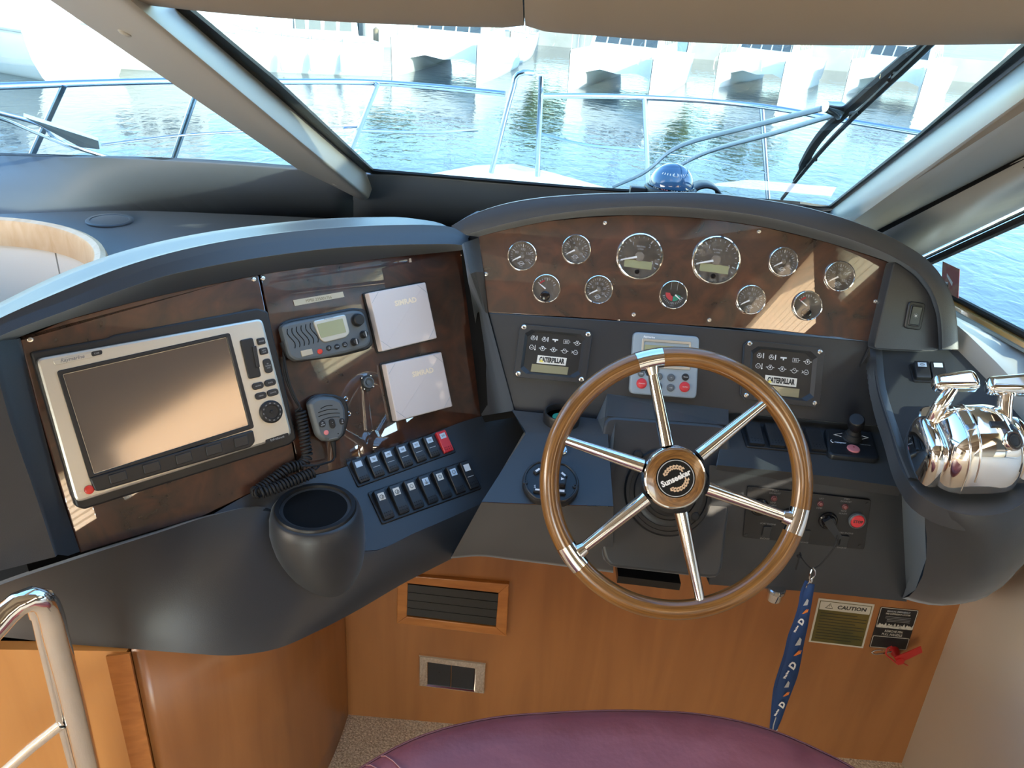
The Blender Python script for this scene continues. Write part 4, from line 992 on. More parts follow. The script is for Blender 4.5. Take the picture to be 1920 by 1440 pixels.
# light switch on the hood's cheek
F = CK.at(1714, 592, 0, -3)
ls = thing('light_switch', 'single framed rocker with a sun symbol on the hood beside the gauges', 'switch', F)
w_, h_ = .031, .050
MB().frame(rrect(w_, h_, .006), rrect(w_*.62, h_*.70, .004), 0, .004, .0015).build('outer_frame', 'black', ls)
MB().frame(rrect(w_*.70, h_*.78, .004), rrect(w_*.56, h_*.66, .003), 0, .0055, .001).build('inner_frame', 'switch', ls)
rk = MB().loft([[V((x, y, z)) for (y, z) in ((-.017, .001), (-.016, .0045), (-.006, .0058), (.006, .0058), (.016, .0078), (.017, .002))] for x in (-.0085, .0085)]).build('rocker_switch', 'switch', ls)
k = MB(); k.lathe([(.002, .0062), (.0016, .0064), (0, .0064)], n=10)
for i in range(8): a = i*pi/4; k.tube([(.003*cos(a), .003*sin(a), .0062), (.0042*cos(a), .0042*sin(a), .0062)], .0004, 4)
k.build('symbol', 'print_grey', rk)

# ================================================================== ENGINE MONITOR PANELS
def monitor(pts, label, off=0):
    cx_, cy_ = sum(p[0] for p in pts)/4, sum(p[1] for p in pts)/4
    F = CP.at(cx_, cy_); P4 = [V(F.uv(x, y, .008)) for x, y in pts]
    def st(s_, t): a = P4[0]+(P4[1]-P4[0])*s_; b = P4[3]+(P4[2]-P4[3])*s_; return a+(b-a)*t
    W = (P4[1]-P4[0]).length; a = P4[1]-P4[0]; rot = math.degrees(atan2(a.y, a.x))
    mo = thing('engine_monitor', label, 'monitor', F, 'engine monitor panels')
    outer = [tuple(st(s_, t)) for s_, t in ((0, .0), (.25, 0), (.5, 0), (.75, 0), (1, 0), (1, .5), (1, 1), (.75, 1), (.5, 1), (.25, 1), (0, 1), (0, .5))]
    o8 = lambda i, c: [(i, i+c), (i+c, i), (1-i-c, i), (1-i, i+c), (1-i, 1-i-c), (1-i-c, 1-i), (i+c, 1-i), (i, 1-i-c)]
    ot = [(0, .08), (.06, 0), (.94, 0), (1, .08), (1, .92), (.94, 1), (.06, 1), (0, .92)]
    def ring(l): return [tuple(st(*p)) for p in l]
    m = MB(); R = [(ring(ot), 0), (ring(ot), .006), (inset(ring(ot)[::-1], .001)[::-1] if area2(ring(ot)) < 0 else inset(ring(ot), .001), .008), (ring(o8(.085, .085)), .008), (ring(o8(.125, .10)), .0015)]
    vs = [V((x, y, z)) for l, z in R for x, y in l]; fs = []
    for r in range(4):
        for i in range(8): j = (i+1) % 8; fs.append((r*8+i, r*8+j, r*8+8+j, r*8+8+i))
    m.add(vs, fs); m.build('frame', 'dash_flat', mo, smooth=20)
    face = MB().add([V((x, y, .0016)) for x, y in ring(o8(.12, .10))], [tuple(range(8))]).build('face', 'gloss_black', mo, smooth=0)
    face.data.materials[0] = M['black']
    for s_, t in ((.06, .055), (.94, .075), (.065, .93), (.935, .93)):
        c = st(s_, t); MB().lathe([(.0045, .007), (.0045, .0088), (.003, .0096), (.0018, .0094), (.0018, .008), (0, .008)], c.x, c.y, 14).build('screw', 'screw', mo)
    z = .0021
    def line(m, pts, r=.00045, closed=False): m.tube([(x, y, z) for x, y in pts], r, 4, closed=closed)
    kinds = ['fan', 'fan', 'tee', 'batt', 'drop', 'temp', 'drop', 'drop', 'arrow', 'press']
    for i in range(10):
        col, row = i % 5, i//5; c = st(.205+col*.152-(.006 if row else 0), (.235 if row == 0 else .41)+col*.006); m = MB(); e = W*.030; kd = kinds[i]
        if kd == 'tee': m.box(c.x, c.y+e*.3, z-.0002, e*2.6, e*.6, .0004); m.box(c.x, c.y-e*.3, z-.0002, e*.5, e*.8, .0004)
        elif kd == 'batt':
            line(m, [(c.x+x*e, c.y+y*e) for x, y in ((-1.2, -.8), (1.2, -.8), (1.2, .8), (-1.2, .8))], closed=True)
            for x in (-.5, 0, .5): line(m, [(c.x+x*e, c.y-.5*e), (c.x+x*e, c.y+.5*e)])
            line(m, [(c.x+1.3*e, c.y), (c.x+1.9*e, c.y)])
        else:
            eng = [(-.5, .9), (.5, .9), (.5, .55), (1, .1), (.9, -.6), (.3, -1), (-.3, -1), (-.9, -.6), (-1, .1), (-.5, .55)]
            line(m, [(c.x+x*e, c.y+y*e) for x, y in eng], closed=True)
            if kd == 'fan':
                for a in (90, 210, 330): line(m, [(c.x, c.y), (c.x+.7*e*cos(radians(a)), c.y+.7*e*sin(radians(a)))], .0006)
                m.box(c.x+1.7*e, c.y, z-.0002, e*.4, e*2.1, .0004)
            elif kd == 'drop':
                m.lathe([(e*.36, z), (0, z+.0003)], c.x, c.y-.1*e, 8); m.add([(c.x-.3*e, c.y, z), (c.x+.3*e, c.y, z), (c.x, c.y+.7*e, z)], [(0, 1, 2)])
                for s_ in (-1, 1): line(m, [(c.x+s_*1.1*e, c.y), (c.x+s_*1.7*e, c.y)], .0006)
            elif kd == 'temp': line(m, [(c.x-.5*e, c.y-.2*e), (c.x+.5*e, c.y-.2*e)]); m.box(c.x+1.6*e, c.y, z-.0002, e*.25, e*2.1, .0004); m.lathe([(e*.35, z), (0, z+.0002)], c.x+1.6*e, c.y-e, 8)
            elif kd == 'arrow':
                line(m, [(c.x-.6*e, c.y+.5*e), (c.x+.4*e, c.y-.1*e)])
                for s_ in (-1, 1): line(m, [(c.x+s_*1.1*e, c.y), (c.x+s_*1.7*e, c.y)], .0006)
            else: line(m, [(c.x-.5*e, c.y-.2*e), (c.x+.5*e, c.y-.2*e)]); line(m, [(c.x-1.2*e, c.y), (c.x-1.8*e, c.y+.5*e)]); line(m, [(c.x-1.2*e, c.y), (c.x-1.8*e, c.y-.5*e)])
        m.build('warning_symbol', 'white_paint', mo, smooth=0)
    lp_ = MB().add([V((*st(*p), .0026)) for p in ((.30, .55), (.70, .555), (.695, .70), (.295, .70))]+[V((*st(*p), .0014)) for p in ((.30, .55), (.70, .555), (.695, .70), (.295, .70))], [(0, 1, 2, 3), (0, 4, 5, 1), (1, 5, 6, 2), (2, 6, 7, 3), (3, 7, 4, 0)]).build('name_plate', 'legend_w', mo, smooth=0)
    c = st(.498, .628); text('CATERPILLAR', c.x, c.y, .0029, W*.090, 'dark_text', lp_, rot=rot, sx=.62, bold=.0007)
    cc = st(.357, .655); MB().add([V((cc.x-.0045, cc.y-.002, .0031)), V((cc.x+.0045, cc.y-.002, .0031)), V((cc.x, cc.y+.004, .0031))], [(0, 1, 2)]).build('triangle_mark', 'yellow', lp_, smooth=0)
    MB().add([V((*st(*p), .0030)) for p in ((.235, .72), (.74, .725), (.735, .87), (.23, .87))], [(0, 1, 2, 3)]).build('lcd', 'lcd2', mo, smooth=0)
    return mo
monitor([(975, 607), (1112, 620), (1098, 719), (962, 707)], 'black warning panel with white symbols, left of the steering wheel top')
monitor([(1397, 637), (1547, 652), (1537, 765), (1389, 748)], 'black warning panel with white symbols, right behind the wheel rim')

# ================================================================== AUTOPILOT CONTROL
F = CP.at(1247, 684, 0, -.4)
ap = thing('autopilot_control', 'pale grey control head with red and dark buttons behind the wheel', 'control unit', F)
za = .012
MB().prism(rounded(q([(1188, 622), (1312, 631), (1306, 748), (1180, 738)], za), .010, 4), 0, za, .003).build('case', 'lightgrey', ap)
MB().frame(rounded(q([(1204, 634), (1296, 641), (1294, 694), (1201, 689)], za), .002), rounded(q([(1208, 640), (1292, 646), (1290, 688), (1205, 684)], za), .002), za-.002, za+.002, .0008).build('display_frame', 'silver', ap)
MB().prism(q([(1209, 646), (1288, 651), (1286, 682), (1206, 678)], za), za-.001, za+.0008).build('lcd', 'lcd', ap)
u, v = F.uv(1217, 632, za); text('Raymarine', u, v, za+.0004, .0050, 'white_paint', ap, shear=.3, bold=.0002)
for (px, py, r, mt, tx) in ((1202, 700.5, .0058, 'grey', 'DISP'), (1235, 706, .0066, 'grey', '-1'), (1258, 708, .0066, 'grey', '+1'), (1285, 707, .0062, 'black', 'TRACK'), (1234, 724, .0066, 'grey', '-10'), (1257, 727, .0066, 'grey', '+10'), (1203, 719, .009, 'red', 'STANDBY'), (1283.5, 725.5, .009, 'red', 'AUTO')):
    u, v = F.uv(px, py, za); b = MB().lathe([(r*1.1, za-.001), (r*1.1, za+.0006), (r, za+.0008), (r*.95, za+.003), (r*.8, za+.0038), (0, za+.0038)], u, v, 22).build('button', mt, ap)
    text(tx, u, v, za+.0040, .0034 if len(tx) < 5 else .0028, 'white_paint', b)

# ================================================================== CUP HOLDER
CUPZ = .772
print('LGZ', LG.hit(592, 958).z, LG.hit(640, 880).z, LG.hit(500, 950).z)
cx0 = hz(592, 958, CUPZ)
F = Pl(cx0, axes=((LG.u*1.0).normalized(), V((0, 0, 1)).cross(LG.u).normalized(), V((0, 0, 1))))
ru = (hz(667, 958, CUPZ)-hz(517, 958, CUPZ)).length/2
# its moulded pod, part of the dashboard
N = 40; rows = []
for rr, zz, dy in ((.80, .006, 0), (1.04, .006, 0), (1.11, .002, 0), (1.17, -.012, -.002), (1.20, -.035, -.004), (1.17, -.06, -.010), (1.09, -.09, -.018), (.95, -.12, -.026), (.76, -.148, -.030), (.52, -.170, -.028), (.26, -.186, -.020), (.03, -.192, -.012)):
    rows.append([F.P(ru*rr*cos(2*pi*i/N), ru*rr*sin(2*pi*i/N)*1.0+dy, zz) for i in range(N)])
dpart(MB().loft(rows, close_u=True), 'cup_pod', smooth=60)
cu = thing('cup_holder', 'round black cup holder insert at the left of the rocker switches', 'cup holder', F)
MB().lathe([(ru*1.03, .004), (ru*1.03, .0085), (ru*1.0, .011), (ru*.94, .011), (ru*.90, .011), (ru*.885, .006), (ru*.80, .004), (ru*.79, -.004)], n=48, cap=False).build('rim', 'gloss_black', cu, smooth=50).data.materials.__setitem__(0, M['black'])
MB().lathe([(ru*.80, .006), (ru*.74, -.09), (0, -.09)], n=48).build('well', 'void', cu, smooth=50)

# ================================================================== LEDGE INSTRUMENTS
F = Pl(hz(1052, 790, HZ), axes=(_X.copy(), V((0, 1, 0)), V((0, 0, 1)))); r = (hz(1086, 790, HZ)-hz(1018, 790, HZ)).length/2
lg_ = thing('ledge_gauge', 'small round black-rimmed instrument lying on the ledge left of the wheel', 'gauge', F)
MB().lathe([(r*.98, 0), (r, .016), (r*.96, .020), (r*.88, .020), (r*.84, .012), (r*.84, .008)], n=36).build('rim', 'black', lg_)
MB().lathe([(r*.85, .008), (0, .008)], n=32).build('dial', 'dial', lg_)
MB().add([V((r*.5*cos(a), r*.5*sin(a), .0085)) for a in [radians(x) for x in range(100, 240, 20)]]+[V((0, 0, .0085))], [tuple(range(8))]).build('sector', 'green', lg_, smooth=0)
F = LL.at(1051, 845)
rg = thing('ledge_socket', 'small bright ringed socket half hidden behind the wheel rim', 'socket', F)
MB().lathe([(.012, 0), (.012, .003), (.010, .0045), (.0085, .004), (.008, .001)], n=24).build('ring', 'steel', rg)
MB().lathe([(.0082, .0008), (0, .0008)], n=24).build('hole', 'void', rg)
F = LL.at(1032, 910)
ov = thing('searchlight_control', 'round black control plate with four small keys left of the wheel', 'control unit', F)
a_ = abs(F.uv(1085, 910)[0]); 
shp = [(a_*cos(t)*1.0, max(-a_*.90, min(a_*.90, a_*1.02*sin(t)))) for t in [2*pi*i/48 for i in range(48)]]
MB().prism(shp, 0, .011, .003).build('base', 'black', ov)
MB().frame(inset(shp, .0015), inset(shp, .0055), .008, .0135, .0012).build('raised_rim', 'black', ov)
for px, py in ((985, 905), (1078, 912)):
    u, v = F.uv(px, py, .012); MB().lathe([(.0042, .010), (.0042, .0135), (.0028, .0142), (.0016, .014), (.0016, .012), (0, .012)], u, v, 14).build('screw', 'switch', ov)
for (px, py, w, h, ro, tx) in ((1009, 921, .016, .008, 0, 'S'), (1052, 923, .016, .011, 0, 'F'), (1056, 892, .014, .009, -45, ''), (1008, 884, .014, .009, 45, '')):
    u, v = F.uv(px, py, .012); R_ = Matrix.Translation(V((u, v, 0))) @ Matrix.Rotation(radians(ro), 4, 'Z')
    m = MB().prism(rrect(w, h, .002), .009, .016, .0015); m.v = [R_ @ x for x in m.v]; k = m.build('key', 'switch', ov)
    m = MB().prism([(-w*.32, -h*.2), (w*.32, -h*.2), (w*.32, h*.2), (-w*.32, h*.2)], .0160, .0163); m.v = [R_ @ x for x in m.v]; m.build('mark', 'white_paint', k)
    if tx: u2, v2 = F.uv(px-(6 if tx == 'S' else -4), py-9, .012); text(tx, u2, v2, .0162 if tx == 'F' else .0115, .0085, 'white_paint', ov)
u, v = F.uv(1046, 906, .012)
MB().prism(rounded([(u-.010, v-.012), (u+.012, v-.012), (u+.014, v+.004), (u, v+.012), (u-.012, v+.006)], .003), .009, .024, .003).build('toggle', 'black', ov)
MB().add([V((u+.004, v-.003, .0243)), V((u+.010, v, .0243)), V((u+.004, v+.003, .0243))], [(0, 1, 2)]).build('arrow_mark', 'white_paint', ov, smooth=0)

# ================================================================== BOW THRUSTER JOYSTICK
F = CL.at(1597, 838)
jt = thing('thruster_joystick', 'small black joystick with a pink button on the ledge beside the throttle', 'joystick', F)
jp = [F.uv(x, y, .004) for x, y in ((1545, 806), (1634, 813), (1649, 862), (1642, 866), (1558, 858), (1550, 852))]
MB().prism(rounded(jp, .008), 0, .010, .005).build('base', 'switch', jt)
u, v = F.uv(1597, 822, .01)
MB().lathe([(.019, .008), (.019, .011), (.017, .013), (.0165, .016), (.0150, .018), (.0145, .021), (.0125, .023), (.0115, .028), (.0100, .030), (.009, .034)], u, v, 28).build('boot', 'rubber', jt, smooth=30)
kb = MB().lathe([(.0085, 0), (.0105, .006), (.0145, .016), (.0145, .030), (.0135, .034), (.0120, .0355), (0, .036)], n=24)
u2, v2 = F.uv(1607, 783, .066); d = V((u2-u, v2-v, .036)); Rm = V((0, 0, 1)).rotation_difference(d.normalized()).to_matrix().to_4x4()
kb.v = [Matrix.Translation(V((u, v, .030))) @ Rm @ x for x in kb.v]; kb.build('stick', 'black', jt)
u, v = F.uv(1600, 842, .01); MB().lathe([(.0115, .009), (.0115, .0115), (.0105, .0125), (0, .0128)], u, v, 22).build('button', 'pink', jt)
MB().lathe([(.002, .0128), (0, .0130)], u+.001, v+.003, 10).build('led_dot', 'dial_red', jt)
for pts in (((1563, 815), (1579, 812.5), (1581, 820)), ((1611, 816), (1628, 821), (1613, 824.5))):
    MB().tube([(*F.uv(x, y, .010), .0103) for x, y in pts], .0006, 4, closed=True).build('arrow_mark', 'white_paint', jt, smooth=0)
u, v = F.uv(1575, 830, .01); text('maxpwr', u, v, .0104, .0065, 'white_paint', jt, shear=.3, rot=-2, bold=.0002)
u, v = F.uv(1564, 828, .01); MB().tube([(u-.002+.004*cos(radians(a)), v+.0005+.0045*sin(radians(a)), .0103) for a in range(100, 261, 20)], .0008, 4).build('logo_mark', 'white_paint', jt)
u, v = F.uv(1622, 834.5, .01); text('THRUSTER', u, v, .0104, .0042, 'print_grey', jt, rot=-2)

# ================================================================== CHROME THROTTLE
F = RP.at(1806, 874)
th = thing('throttle_control', 'polished chrome twin lever engine throttle on the starboard pod', 'throttle', F)
def fl_(px, py, off): return V((*F.uv(px, py, off), off))
SA, SB_, SC, E1, E2 = .064, .066, .098, .75, .55
def spw(x, e): return (abs(x)**e)*(1 if x >= 0 else -1)
def squad(a, b, c, e1, e2, n=40, m=16, uc=0, vc=0, z0=0):
    rows = []
    for j in range(m+1):
        p = pi/2*j/m; r = [V((uc+a*spw(cos(p), e1)*spw(cos(2*pi*i/n), e2), vc+b*spw(cos(p), e1)*spw(sin(2*pi*i/n), e2), z0+c*spw(sin(p), e1))) for i in range(n)]
        rows.append(r)
    return MB().loft(rows, close_u=True)
def zs(u, v):
    q = abs(u/SA)**(2/E2)+abs(v/SB_)**(2/E2); return .014+SC*max(0, 1-q**(E2/E1))**(E1/2)
MB().prism(rounded(poly(F, [(1712, 842), (1728, 884), (1757, 900), (1797, 911), (1833, 914), (1878, 907), (1896, 892), (1898, 868), (1880, 815), (1850, 775), (1720, 770)]), .016, 5), 0, .015, .004).build('base_plate', 'chrome', th)
squad(SA, SB_, SC, E1, E2, z0=.014).build('centre_housing', 'chrome', th, smooth=80)
sgu = F.uv(1728, 860, .02)[0]
squad(.020, .054, .072, .6, .7, 28, 12, -.064, .004, .012).build('side_housing', 'chrome', th, smooth=80)
squad(.020, .050, .066, .6, .7, 28, 12, .066, .004, .012).build('side_housing', 'chrome', th, smooth=80)
for u in (-.030, -.016):
    MB().tube([(u, v, zs(u, v)+.0004) for v in [SB_*(-.985+1.7*k/40) for k in range(41)]], .0017, 8).build('ridge', 'chrome', th, smooth=80)
def on_dome(u, v, up=0):
    e = .001; n_ = V((-(zs(u+e, v)-zs(u-e, v))/(2*e), -(zs(u, v+e)-zs(u, v-e))/(2*e), 1)).normalized(); t = (V((1, 0, 0))-n_*n_.x).normalized()
    return Pl(V((u, v, zs(u, v)))+n_*up, axes=(t, n_.cross(t), n_))
def onto(m, fr): m.v = [fr.P(*x) for x in m.v]; return m
ub, vb = .030, -.036
fb = on_dome(ub, vb)
onto(MB().lathe([(.0150, -.012), (.0150, .002), (.0138, .004), (.0112, .004), (.0105, .002)], n=32), fb).build('button_ring', 'chrome', th)
onto(MB().lathe([(.0108, 0), (.0108, .0038), (.0088, .005), (.0072, .004), (.005, .0044), (0, .0044)], n=28), fb).build('sync_button', 'rubber', th)
for u, v, w, mt in ((.014, -.012, .020, 'black'), (.042, -.010, .014, 'black'), (-.022, -.014, .013, 'steel')):
    onto(MB().box(0, 0, -.003, w, .010, .0055, .001), on_dome(u, v)).build('indicator_plate', mt, th)
def lever(path, gripc, gl, gw, gh, rot):
    P_ = spline(path, 18); lv = MB().tube(P_, [.0150-.0045*i/17 for i in range(18)], 18, flat=.75); l = lv.build('lever', 'chrome', th, smooth=70)
    MB().lathe([(0, -.013), (.015, -.013), (.019, -.008), (.019, .008), (.015, .013), (0, .013)], n=28, mat=Matrix.Translation(path[0]) @ Matrix.Rotation(pi/2, 4, 'Y')).build('pivot_boss', 'chrome', l, smooth=40)
    out = rounded([(-gl*.5, -gw*.38), (gl*.46, -gw*.5), (gl*.5, -gw*.1), (gl*.44, gw*.5), (-gl*.46, gw*.34)], gw*.30, 5)
    g = MB().prism(out, -gh/2, gh/2, gh*.5, gh*.55, 6)
    mt = Matrix.Translation(gripc) @ Matrix.Rotation(radians(rot), 4, 'Z') @ Matrix.Rotation(radians(14), 4, 'X')
    g.v = [mt @ x for x in g.v]; g.build('grip', 'chrome', l, smooth=60)
lever([fl_(1741, 818, .050), fl_(1750, 790, .075), fl_(1766, 757, .105), fl_(1786, 728, .118)], fl_(1791, 714, .126), .070, .034, .017, 1)
lever([V((.090, .0, .046)), fl_(1884, 800, .075), fl_(1883, 760, .100), fl_(1887, 730, .118)], fl_(1893, 720, .126), .070, .036, .018, -2)

# ================================================================== STEERING WHEEL
def WP(px, py, n=0):
    u, v = WH.uv(px, py); return u, v
CXY = WH.uv(1262, 894)
F = Pl(WH.P(*WH.uv(1267.5, 906)), axes=(WH.u, WH.v, WH.n))
cu_, cv_ = F.uv(1262, 894)
wheel = thing('steering_wheel', 'big six spoke wooden rimmed steering wheel with chrome spokes', 'steering wheel', F)
Rr = (WH.uv(1506, 906)[0]-WH.uv(1029, 906)[0])/2; tr_ = .0152
SP = [(1217, 668), (1482, 972), (1080, 1038)]; spk = [(1217, 668), (1432, 757), (1482, 972), (1312, 1122), (1080, 1038), (1052, 822)]
angs = [atan2(F.uv(x, y)[1], F.uv(x, y)[0]) for x, y in spk]
print('ANGS', [round(math.degrees(a)) for a in angs], Rr)
collar = [angs[0], angs[2], angs[4]]; hw_ = .040/2/Rr
def arc(a0, a1, n): return [V((Rr*cos(a0+(a1-a0)*i/n), Rr*sin(a0+(a1-a0)*i/n), 0)) for i in range(n+1)]
sa = sorted(a % (2*pi) for a in collar)
mrim = mk('wheel_wood_rim', (.15, .060, .012), .28, coat=.7, coat_rough=.06); t_ = mrim.node_tree; b_ = t_.nodes['Principled BSDF']
tc_ = t_.nodes.new('ShaderNodeTexCoord'); sx_ = t_.nodes.new('ShaderNodeSeparateXYZ'); t_.links.new(tc_.outputs['Object'], sx_.inputs[0])
def mth(op, a, b=None):
    n = t_.nodes.new('ShaderNodeMath'); n.operation = op
    for i, x in enumerate((a, b)):
        if x is None: continue
        if isinstance(x, (int, float)): n.inputs[i].default_value = x
        else: t_.links.new(x, n.inputs[i])
    return n.outputs[0]
rad_ = mth('SQRT', mth('ADD', mth('MULTIPLY', sx_.outputs[0], sx_.outputs[0]), mth('MULTIPLY', sx_.outputs[1], sx_.outputs[1])))
cb = t_.nodes.new('ShaderNodeCombineXYZ'); t_.links.new(mth('MULTIPLY', rad_, 420), cb.inputs[0]); t_.links.new(mth('MULTIPLY', sx_.outputs[2], 420), cb.inputs[1]); t_.links.new(mth('MULTIPLY', mth('ARCTAN2', sx_.outputs[1], sx_.outputs[0]), 2.2), cb.inputs[2])
nz = t_.nodes.new('ShaderNodeTexNoise'); nz.inputs['Scale'].default_value = 1; nz.inputs['Detail'].default_value = 4; t_.links.new(cb.outputs[0], nz.inputs[0])
rp_ = t_.nodes.new('ShaderNodeValToRGB'); rp_.color_ramp.elements[0].position = .32; rp_.color_ramp.elements[1].position = .68
rp_.color_ramp.elements[0].color = (.105, .040, .007, 1); rp_.color_ramp.elements[1].color = (.27, .125, .030, 1)
t_.links.new(nz.outputs[0], rp_.inputs[0]); t_.links.new(rp_.outputs[0], b_.inputs['Base Color'])
M['rimwood'] = mrim
for i in range(3):
    a0, a1 = sa[i]+hw_, sa[(i+1) % 3]-hw_+(2*pi if i == 2 else 0)
    MB().tube(arc(a0, a1, 40), tr_, 20).build('rim', 'rimwood', wheel, smooth=50)
    MB().tube(arc(sa[i]-hw_, sa[i]+hw_, 8), tr_*1.035, 20).build('collar', 'chrome', wheel, smooth=50)
hz_ = .012
for i, a in enumerate(angs):
    c, s_ = cos(a), sin(a)
    p0, p1 = V((.052*c+cu_*.8, .052*s_+cv_*.8, hz_*.3)), V(((Rr-.008)*c, (Rr-.008)*s_, 0))
    MB().tube([p0+(p1-p0)*k/6 for k in range(7)], [.0112-.0006*k for k in range(7)], 16).build('spoke', 'chrome', wheel, smooth=60)
    if i % 2 == 0: MB().tube([p1-V((c, s_, 0))*.016, p1-V((c, s_, 0))*.004], [.0098, .0125], 16).build('spoke_socket', 'chrome', wheel, smooth=60)
hr = .0485
MB().lathe([(.026, -.075), (.030, -.02), (.046, -.012), (hr, -.004), (hr+.0008, .010), (hr-.002, .0145), (hr-.004, .0148)], cu_, cv_, 48).build('hub', 'chrome', wheel, smooth=40)
MB().lathe([(hr-.0035, .013), (hr-.0045, .0165), (hr-.012, .0185), (.030, .0190), (.0295, .017)], cu_, cv_, 48).build('hub_ring', 'rimwood', wheel, smooth=40)
hc_ = MB().lathe([(.0298, .0175), (.0290, .0192), (0, .0196)], cu_, cv_, 40).build('hub_badge', 'badge', wheel)
MB().lathe([(.0282, .0194), (.0282, .0199), (.0270, .0199), (.0270, .0194)], cu_, cv_, 44, cap=False).build('badge_ring', 'print_grey', hc_)
text('Sunseeker', cu_, cv_, .0204, .0125, 'white_paint', hc_, rot=30, bold=.0005, sx=.92)
lf = MB()
for sgn in (1, -1):
    for k in range(9):
        a = radians(25+k*15)*sgn+radians(30); rr = .0175
        p = V((cu_+rr*cos(a), cv_+rr*sin(a), .0199)); d = V((-sin(a), cos(a), 0))*-sgn; e = V((cos(a), sin(a), 0))
        if 30 < 25+k*15 < 155:
            lf.add([p, p+d*.003+e*.0032, p+d*.0065+e*.0010, p+d*.003-e*.0006], [(0, 1, 2, 3)]); lf.add([p, p+d*.003-e*.0045, p+d*.0065-e*.0040, p+d*.003-e*.0012], [(0, 1, 2, 3)])
lo_ = lf.build('laurel_emblem', 'tan', hc_, smooth=0); lo_['kind'] = 'stuff'
# flange of the steering gear on the housing
F = PF.at(1252, 922)
sf = thing('steering_flange', 'stepped round black boot plate on the housing behind the wheel hub', 'flange', F)
MB().lathe([(.078, 0), (.079, .004), (.076, .008), (.070, .008), (.069, .005), (.062, .005), (.061, .012), (.056, .014), (.050, .014), (.049, .010), (.043, .010), (.042, .022), (.036, .026), (.030, .026), (.026, .05), (.024, .12), (0, .12)], n=56).build('boot', 'black', sf, smooth=25)
for px, py in ((1195, 853), (1300, 967)):
    u, v = F.uv(px, py); MB().lathe([(.0085, .004), (.0085, .012), (.006, .015), (0, .0155)], u, v, 16).build('bolt_cap', 'rubber', sf)

# ================================================================== IGNITION PANEL
IG = Pl(CF.hit(1512, 972), 0, math.degrees(atan2(*(lambda d: (d.y, d.z))(CF.hit(1512, 885)-hz(1512, 1109, BZ+.02)))))
IG.O = CF.hit(1512, 885)+(hz(1512, 1109, BZ+.02)-CF.hit(1512, 885))*.42; IG = Pl(IG.off(.0015).hit(1512, 972), axes=(IG.u, IG.v, IG.n))
F = IG.at(1512, 972)
ig = thing('ignition_console', 'black ignition plate with red stop button and key under the ledge', 'ignition panel', F)
zi = .0025
MB().prism(rounded(poly(F, [(1402, 912), (1634, 938), (1620, 1031), (1393, 1008)], zi), .004), 0, zi, .0008).build('plate', 'gloss_black', ig).data.materials.__setitem__(0, M['black'])
for px, py in ((1626, 945), (1399, 1003), (1612, 1024), (1407, 918)):
    u, v = F.uv(px, py, zi); MB().lathe([(.003, zi), (.003, zi+.001), (0, zi+.0016)], u, v, 10).build('screw', 'switch', ig)
for (px, py, t1, t2) in ((1451, 934, 'PORT\nEXHAUST', 'TEMP\nALARM'), (1538, 944, 'LIFT', 'TEMP'), (1584, 949.5, 'STBD\nEXHAUST', 'TEMP\nALARM')):
    u, v = F.uv(px, py, zi)
    l = MB().lathe([(.0055, zi), (.0055, zi+.003), (.0045, zi+.0035), (.004, zi+.002), (.0035, zi+.0045), (0, zi+.006)], u, v, 16).build('warning_lamp', 'dial_red', ig); l.data.materials[0] = M['pink'].copy(); l.data.materials[0].node_tree.nodes['Principled BSDF'].inputs['Base Color'].default_value = (.16, .05, .05, 1)
    for i, s_ in enumerate(t1.split('\n')[::-1]): text(s_, u, v+.0095+.005*i, zi+.0002, .0045, 'print_dim', ig)
    for i, s_ in enumerate(t2.split('\n')): text(s_, u, v-.0095-.005*i, zi+.0002, .0045, 'print_dim', ig)
for (px, py, t1) in ((1437, 996, 'PORT ENGINE'), (1510, 1003, ''), (1582, 1013, 'STBD ENGINE')):
    u, v = F.uv(px, py, zi)
    k = MB().prism(rrect(.0145, .022, .002, u, v), zi-.001, zi+.004, .001).build('key_switch_rocker', 'switch', ig)
    if t1: text(t1, u, v+.015, zi+.0002, .0044, 'print_dim', ig)
    text('ENGAGE', u, v-.0155, zi+.0002, .0044, 'print_dim', ig)
u, v = F.uv(1606, 975, zi)
MB().lathe([(.0150, zi), (.0150, zi+.005), (.0132, zi+.0068), (.0124, zi+.005)], u, v, 32).build('stop_ring', 'grey', ig)
sb = MB().lathe([(.0123, zi), (.0123, zi+.0055), (.0105, zi+.007), (0, zi+.0072)], u, v, 30).build('stop_button', 'red', ig)
text('STOP', u, v, zi+.0075, .0072, 'dark_text', sb, bold=.0003)
for px, py, nm in ((1552, 975, 'key_lock'), (1424, 950, 'key_lock'), (1478, 968, 'key_lock')):
    u, v = F.uv(px, py, zi); MB().lathe([(.0165, zi), (.0165, zi+.004), (.0145, zi+.006), (.0125, zi+.006), (.0115, zi+.012), (.008, zi+.0135), (0, zi+.0135)], u, v, 28).build(nm, 'gloss_black', ig, smooth=25)

